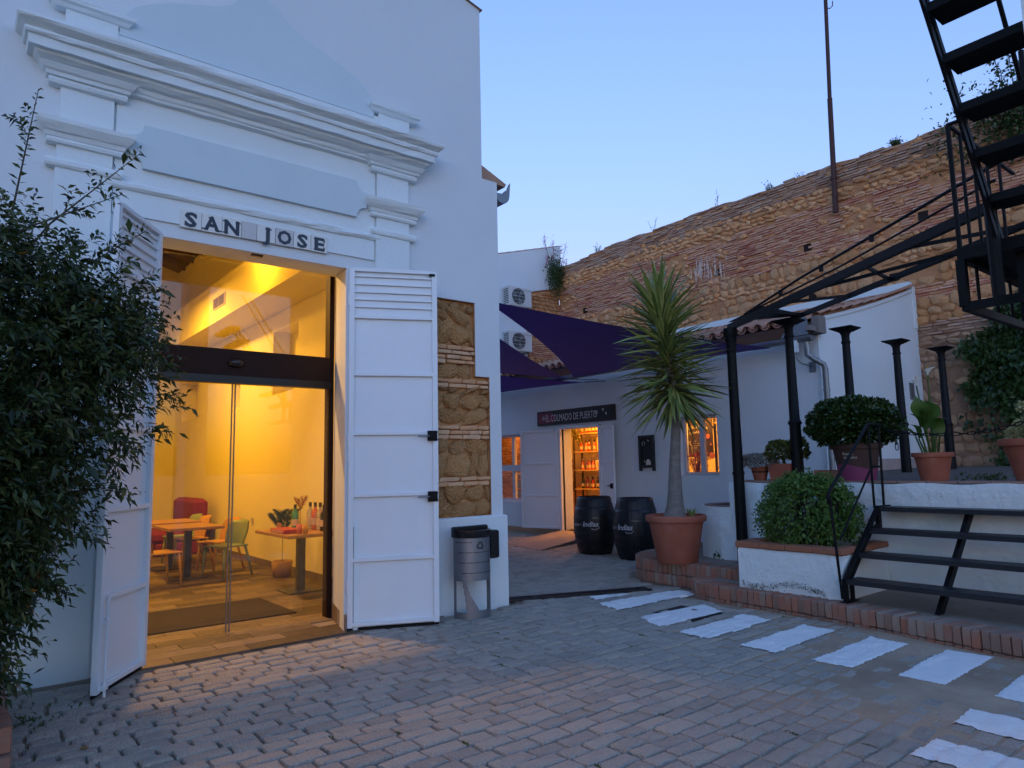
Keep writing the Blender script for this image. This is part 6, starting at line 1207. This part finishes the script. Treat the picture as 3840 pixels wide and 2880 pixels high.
for dr in (.02, .10, .22):
    V = []; n = 7
    for i in range(n+1):
        a = i/n; w_ = .030*(math.sin(min(1, a*1.3+.25)*math.pi*.62)) * (1-a**3) + (.0004 if i == n else 0); z = -dr*a*a; V += [(a, -w_, z+w_*.5), (a, 0, z), (a, w_, z+w_*.5)]
    q = MB(); q.add(V, [f for i in range(n) for f in ((3*i, 3*i+1, 3*i+4, 3*i+3), (3*i+1, 3*i+2, 3*i+5, 3*i+4))]); me = q.mesh('leaf', smooth=True); me.materials.append(m); LV.append(me)
NL = 290
crown = [trunk[6].lerp(trunk[7], .55)]+trunk[7:]
for i in range(NL):
    f_ = (i/NL); s = f_*(len(crown)-1.001); k = int(s); p = crown[k].lerp(crown[k+1], s-k); az = i*2.39996+random.uniform(-.2, .2)
    el = R(float(np.interp(f_, [0, .18, .5, .72, .9, 1], [-34, -8, 8, 24, 48, 82]))+random.uniform(-20, 20)); el = min(el, R(86)); L = random.uniform(.62, .82)*(1 if f_ < .9 else .85)
    d = Vector((math.cos(az)*math.cos(el), math.sin(az)*math.cos(el), math.sin(el))); me = LV[2 if el < R(8) and random.random() < .5 else (1 if random.random() < .5 else 0)]
    o = addobj('leaf', me, yk, p); q = d.to_track_quat('X', 'Z'); o.rotation_mode = 'QUATERNION'; o.rotation_quaternion = q @ Matrix.Rotation(random.uniform(-.5, .5), 3, 'X').to_quaternion(); o.scale = (L, random.uniform(.95, 1.3), L)
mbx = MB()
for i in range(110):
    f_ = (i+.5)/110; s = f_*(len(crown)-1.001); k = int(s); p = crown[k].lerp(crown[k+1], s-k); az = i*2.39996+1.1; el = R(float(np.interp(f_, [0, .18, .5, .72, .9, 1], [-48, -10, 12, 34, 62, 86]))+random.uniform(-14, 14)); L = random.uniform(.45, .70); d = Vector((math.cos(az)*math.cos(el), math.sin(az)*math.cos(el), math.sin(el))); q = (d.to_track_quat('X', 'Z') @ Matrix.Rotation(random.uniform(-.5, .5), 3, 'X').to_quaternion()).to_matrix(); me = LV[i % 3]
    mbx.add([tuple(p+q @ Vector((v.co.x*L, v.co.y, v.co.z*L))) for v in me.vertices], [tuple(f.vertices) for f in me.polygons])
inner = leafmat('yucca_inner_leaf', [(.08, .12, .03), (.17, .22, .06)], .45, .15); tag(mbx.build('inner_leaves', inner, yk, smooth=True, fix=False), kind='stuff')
for i in range(9):
    a = i*.7; o = addobj('pup_leaf', LV[0], yk, YC+side*.2+Vector((0, 0, .52))); d = Vector((math.cos(a)*.5, math.sin(a)*.5, .8)); o.rotation_mode = 'QUATERNION'; o.rotation_quaternion = d.to_track_quat('X', 'Z'); o.scale = (.16, .6, .2)
# barrels
bm_ = material('black_barrel_stave', [(.006, .006, .008), (.012, .012, .015)], .42, 4, .5, .3, 30, piece=True, stretch=(6, 6, 1), spec=.4); hoop = material('black_hoop', [(.008, .008, .009), (.013, .013, .015)], .35, piece=False)
def brad(z, h=.96): t = (z/h-.5)*2; return .36-.085*t*t
def barrel_(label, x, y, ang):
    t = thing('wine_barrel', label, 'barrel', (x, y, 0), 'black lettered barrels'); ns = 22
    for s in range(ns):
        a0, a1 = 2*math.pi*s/ns+.006, 2*math.pi*(s+1)/ns-.006; V = []; nz = 10
        for j in range(nz+1):
            z = .96*j/nz; r = brad(z)
            for a in (a0, (a0+a1)/2, a1):
                rr = r*(1 if a == (a0+a1)/2 else .996); V.append((x+rr*math.cos(a), y+rr*math.sin(a), z))
        m_ = len(V); V += [(x+(vx-x)*.93, y+(vy-y)*.93, z) for vx, vy, z in V]; F = []
        for j in range(nz):
            for i in range(2): F.append((j*3+i, j*3+i+1, j*3+4+i, j*3+3+i))
            F += [(j*3, j*3+3, m_+j*3+3, m_+j*3), (j*3+2, m_+j*3+2, m_+j*3+5, j*3+5)]
        F += [(nz*3, nz*3+1, m_+nz*3+1, m_+nz*3), (nz*3+1, nz*3+2, m_+nz*3+2, m_+nz*3+1)]
        b = MB(); b.add(V, F); b.build('stave', bm_, t)
    for z, w_ in ((.03, .05), (.19, .045), (.335, .04), (.595, .04), (.74, .045), (.905, .05)):
        b = MB(); b.lathe((x, y, 0), [(brad(z)+.001, z), (brad(z)+.006, z+.004), (brad(z+w_)+.006, z+w_-.004), (brad(z+w_)+.001, z+w_)], 32); b.build('hoop', hoop, t, smooth=True, auto=40)
    b = MB(); b.cyl((x, y, .90), (x, y, .925), brad(.92)-.03, n=28); b.build('head', bm_, t); b = MB()
    def on(u, v, z0, ofs): z = z0+v; r = brad(z)+.004; a = ang+(u+ofs)/.36; return (x+r*math.cos(a), y+r*math.sin(a), z)
    V, F = textmesh('Puerto', .09, shear=.12); w0 = max(v[0] for v in V); V2, F2 = textmesh('Indias', .118, shear=.25, bold=.002); w2 = max(v[0] for v in V2); V3, F3 = textmesh('de', .04, shear=.1)
    b.add([on(u, v, .475, -w0-.065) for u, v in V], F); b.add([on(u, v, .495, -.055) for u, v in V3], F3); b.add([on(u, v, .475, .01) for u, v in V2], F2)
    sw = [(w2*.55, -.035), (w2*.72, -.05), (w2*.9, -.045), (w2*1.02, -.025), (w2*1.02, .0)]
    b.tube([on(u+.01, v, .475, 0) for u, v in sw], .005, 5); b.build('lettering', material('barrel_white_print', [(.55, .55, .56)], .7, piece=False), t, fix=False); return t
c1 = (8.66, 8.60); c2 = (8.60, 7.62)
barrel_('black lettered barrel standing in front of the shop doorway', *c1, math.atan2(-c1[1], -c1[0])-.62); barrel_('black lettered barrel standing next to the terracotta yucca pot', *c2, math.atan2(-c2[1], -c2[0])-.92)
# litter bin
gm = material('silver_grey_steel', [(.20, .21, .23), (.27, .28, .30)], .38, 8, .5, metal=.55, piece=False); bx_, by_ = 4.20, 5.93
lb = thing('litter_bin', 'half-round grey steel litter bin with recycling symbol and black rim', 'litter bin', (bx_, by_, 0)); rb_ = .205; a0, a1 = math.pi, 2*math.pi
# body faces the yard (towards -y), flat back against the wall
b = MB(); b.lathe((bx_, by_+.05, 0), [(rb_, .37), (rb_, .80)], 24, a0, a1); b.add([(bx_-rb_, by_+.05, .37), (bx_+rb_, by_+.05, .37), (bx_+rb_, by_+.05, .80), (bx_-rb_, by_+.05, .80)], [(0, 1, 2, 3)]); b.lathe((bx_, by_+.05, 0), [(rb_-.004, .80), (rb_-.004, .37), (0, .38)], 24, a0, a1)
body = b.build('body', gm, lb, smooth=True, fix=False, auto=40)
b = MB(); n, nz = 64, 22
def P3(a, z): return (bx_+rb_*.995*math.cos(a), by_+.05+rb_*.995*math.sin(a), z)
def opening(s_, z):
    k_ = (z-.07)/.29
    if z < .065: return False
    if .07 < s_ < .25-.07*k_: return True
    sr = .25+.22*max(0, 1-k_)**1.6
    return sr < s_ < .69 and z > .085
for i in range(n):
    for k in range(nz):
        s0, s1 = i/n, (i+1)/n; z0, z1_ = .37*k/nz, .37*(k+1)/nz
        if not opening((s0+s1)/2, (z0+z1_)/2):
            A_, B_2 = a0+(a1-a0)*s0, a0+(a1-a0)*s1; b.add([P3(A_, z0), P3(B_2, z0), P3(B_2, z1_), P3(A_, z1_)], [(0, 1, 2, 3)])
b.build('stand', gm, lb, smooth=True, fix=False)
b = MB(); b.lathe((bx_, by_+.05, 0), [(rb_+.004, .79), (rb_+.012, .80), (rb_+.012, .86), (rb_-.01, .87), (rb_-.02, .80)], 24, a0, a1); b.bbox((bx_-rb_-.012, by_+.03, .79), (bx_+rb_+.012, by_+.07, .90), .01); blk = MATS['black_plastic']; b.build('rim', blk, lb, smooth=True, fix=False, auto=40)
b = MB(); b.bbox((bx_+rb_+.01, by_-.02, .55), (bx_+rb_+.12, by_+.10, .84), .015); b.build('ash_box', blk, lb)
b = MB()
for k, (s0, s1) in enumerate(((.06, .34), (.10, .72), (.13, .72), (.17, .72))):
    z = .745-.10*k; q0, q1 = a0+(a1-a0)*s0, a0+(a1-a0)*s1; m_ = 5
    for j in range(m_):
        e0, e1 = q0+(q1-q0)*(j+.06)/m_, q0+(q1-q0)*(j+.94)/m_; r_ = rb_+.0015; b.add([(bx_+r_*math.cos(e), by_+.05+r_*math.sin(e), zz) for e, zz in ((e0, z), ((e0+e1)/2, z), (e1, z), (e1, z+.007), ((e0+e1)/2, z+.007), (e0, z+.007))], [(0, 1, 4, 5), (1, 2, 3, 4)])
b.build('slots', material('slot_dark', [(.02, .02, .022)], .6, piece=False), body, fix=False)
b = MB(); ac = a0+(a1-a0)*.47; r_ = rb_+.002
def S_(u, v): a = ac+u/rb_; return (bx_+r_*math.cos(a), by_+.05+r_*math.sin(a), .715+v)
for k in range(3):
    t0 = k*2*math.pi/3+math.pi/2
    def rot(u, v): c, s = math.cos(t0-math.pi/2), math.sin(t0-math.pi/2); return S_(u*c-v*s, u*s+v*c)
    b.add([rot(*p) for p in ((-.030, .012), (-.012, .042), (.006, .042), (-.006, .020), (-.014, .004))], [(0, 1, 2, 3, 4)]); b.add([rot(*p) for p in ((.006, .046), (.026, .030), (.020, .012), (.002, .022))], [(0, 1, 2, 3)])
b.build('recycling_symbol', MATS['slot_dark'], body, fix=False)
# hedge at the left, growing from a brick bed
hb = thing('brick_flower_bed', 'low mossy brick flower bed under the hedge', 'flower bed', (.0, 4.9, 0))
b = MB(); b.box((-1.2, 4.45, -.05), (.18, 6.1, .16)); b.build('soil', soil, hb)
for i in range(9):
    for j in range(2):
        o = addobj('brick', BV[i % 6], hb, (.24+random.uniform(-.01, .01)+.07*(i > 5)*0, 4.5+i*.14+(j % 2)*.05, .05+j*.13), (R(90), 0, R(90)+random.uniform(-.06, .06))); o.scale = (1.9, .5, .95)
hd = thing('leafy_hedge', 'tall dark leafy climbing hedge covering the left door shutter', 'hedge', (.2, 4.9, 0)); hm_ = leafmat('hedge_leaf', [(.010, .018, .005), (.018, .034, .009), (.030, .052, .013), (.055, .08, .02), (.11, .13, .035)], .42, .22); yl = leafmat('hedge_leaf_yellow', [(.40, .20, .03), (.30, .12, .02)], .6)
CEN = [((.35, 4.75, 2.32), (.60, .60, .62)), ((.55, 4.80, 2.0), (.55, .55, .60)), ((.25, 4.85, 1.45), (.50, .60, .65)), ((-.2, 4.8, 1.95), (.75, .75, .9)), ((.10, 4.8, 2.62), (.50, .5, .40)), ((.0, 4.95, .95), (.42, .5, .55)), ((.72, 4.9, 2.32), (.34, .34, .38)), ((-.5, 4.9, 1.4), (.7, .7, 1.1)), ((.05, 4.6, .8), (.35, .35, .5)), ((.1, 4.6, 1.75), (.55, .5, .75)), ((.12, 4.7, 1.05), (.42, .40, .55)), ((.2, 4.7, 1.5), (.45, .4, .6)), ((-.85, 3.9, 1.5), (.5, .8, 1.3)), ((-.95, 2.6, 1.4), (.5, .8, 1.3))]  # last two clumps added out of view to shade the ground at left
P, D, st = [], [], MB()
def shoot(p, d, L, n, sp=.05):
    d = d/np.linalg.norm(d)
    for k in range(n):
        a = (k+1)/n; q = p+d*L*a+np.array([0, 0, -.10])*L*a*a; ang = k*2.4+random.random(); o1 = np.cross(d, [.3, .2, 1]); o1 = o1/np.linalg.norm(o1); o2 = np.cross(d, o1); P.append(q); D.append(d*.75+o1*math.cos(ang)*.8+o2*math.sin(ang)*.8+np.array([0, 0, -.25]))
    return p+d*L
for i in range(7600):
    (cx, cy, cz), (rx, ry, rz) = CEN[i % len(CEN)]; v = np.random.normal(size=3); v /= np.linalg.norm(v); p = np.array([cx, cy, cz])+v*np.array([rx, ry, rz])*random.uniform(.30, .98); d = v*.8+np.random.normal(size=3)*.5+np.array([0, 0, .35]); shoot(p, d, random.uniform(.08, .24), random.randint(7, 13))
# long shoots standing out at the top and sides
for (x, y, z), dx, dz, L, n in (((.25, 4.7, 3.05), .10, 1, .75, 34), ((.42, 4.7, 2.95), .55, .75, .75, 34), ((.55, 4.8, 2.7), .75, .75, .55, 26), ((.10, 4.75, 3.1), -.1, 1, .5, 22), ((.60, 4.85, 2.5), .6, .9, .45, 22), ((.80, 4.9, 2.45), .5, 1, .38, 20), ((.02, 4.7, 3.2), .1, 1, .5, 22), ((.75, 4.9, 2.2), 1, .1, .35, 18), ((.80, 4.9, 2.05), 1, -.15, .35, 18), ((.65, 4.8, 1.75), 1, -.1, .32, 16), ((.5, 4.75, 1.5), 1, -.2, .35, 16), ((.42, 4.8, 1.25), 1, -.35, .32, 14), ((.3, 4.7, 2.9), .8, .6, .6, 28), ((.36, 4.75, 1.0), .9, -.5, .3, 12), ((.1, 4.6, .65), .6, -.6, .35, 14)):
    p = np.array([x, y, z]); e = shoot(p, np.array([dx, -.1, dz]), L, n); st.tube([tuple(p-np.array([dx*.3, 0, .3])), tuple(p), tuple(e-np.array([0, 0, .1*L]))], [.008, .006, .002], 5)
    for k in range(5): w_ = p+(e-p)*random.uniform(.2, .9); shoot(w_, np.array([dx, 0, dz])+np.random.normal(size=3)*.7, random.uniform(.08, .2), 8)
for i in range(26):
    (cx, cy, cz), (rx, ry, rz) = CEN[i % len(CEN)]; st.tube([(.0+random.uniform(-.25, .15), 4.95+random.uniform(-.1, .15), .1), (cx*.5, cy, cz*.5), (cx+random.uniform(-rx, rx)*.6, cy+random.uniform(-ry, ry)*.6, cz+rz*.4)], [.022, .015, .005], 6)
P = np.array(P); D = np.array(D); P[:, 0] -= .07; st.v = [(x-.07, y, z) for x, y, z in st.v]; L = np.random.uniform(.028, .072, len(P)); big = np.random.rand(len(P)) < .03; L[big] *= 1.7
print('hedge leaves', len(P)); leaves('foliage', P, D, L, L*.34, hm_, hd, fold=.2, droop=.22)['kind'] = 'stuff'
k = np.random.choice(len(P), 40, replace=False); L2 = np.random.uniform(.05, .09, 40); leaves('yellowed_leaves', P[k]+np.random.normal(size=(40, 3))*.02, D[k], L2, L2*.4, yl, hd)['kind'] = 'stuff'; st.build('branches', MATS['ivy_bark'], hd)
sprig('creeping_weed', 'thin creeping weed on the setts below the left shutter', (.42, 5.35, .01), 60, .22, .04, .04, gl_); b = MB(); b.tube([(.3, 5.0, .6), (.36, 5.0, .3), (.38, 5.0, .2)], .004, 5)
b = MB(); b.add([(.62, 4.62, .012), (.66, 4.60, .016), (.675, 4.625, .012), (.64, 4.645, .015)], [(0, 1, 2, 3)]); tag(b.build('fallen_leaf', yl), 'single fallen yellow leaf on the setts', 'leaf')

# moss and weeds in the joints near the doorway
mossj = leafmat('joint_moss_leaf', [(.08, .10, .03), (.13, .15, .05), (.20, .17, .08)], .9); PJ, DJ = [], []
for k in range(70):
    s_ = random.choice(allsetts)
    while not (math.hypot(s_[0], s_[1]) < 7.5): s_ = random.choice(allsetts)
    px, py = s_[0]+s_[2]/2*random.choice((-1, 1)), s_[1]+random.uniform(-1, 1)*s_[3]/2
    for q in range(random.randint(4, 26)): PJ.append((px+random.gauss(0, .008), py+random.gauss(0, .016), -.012)); DJ.append((random.gauss(0, .6), random.gauss(0, .6), 1))
LJ = np.random.uniform(.010, .024, len(PJ)); tag(leaves('joint_moss', np.array(PJ), np.array(DJ), LJ, LJ*.5, mossj, None), 'tufts of moss growing in the sett joints', 'moss', kind='stuff')
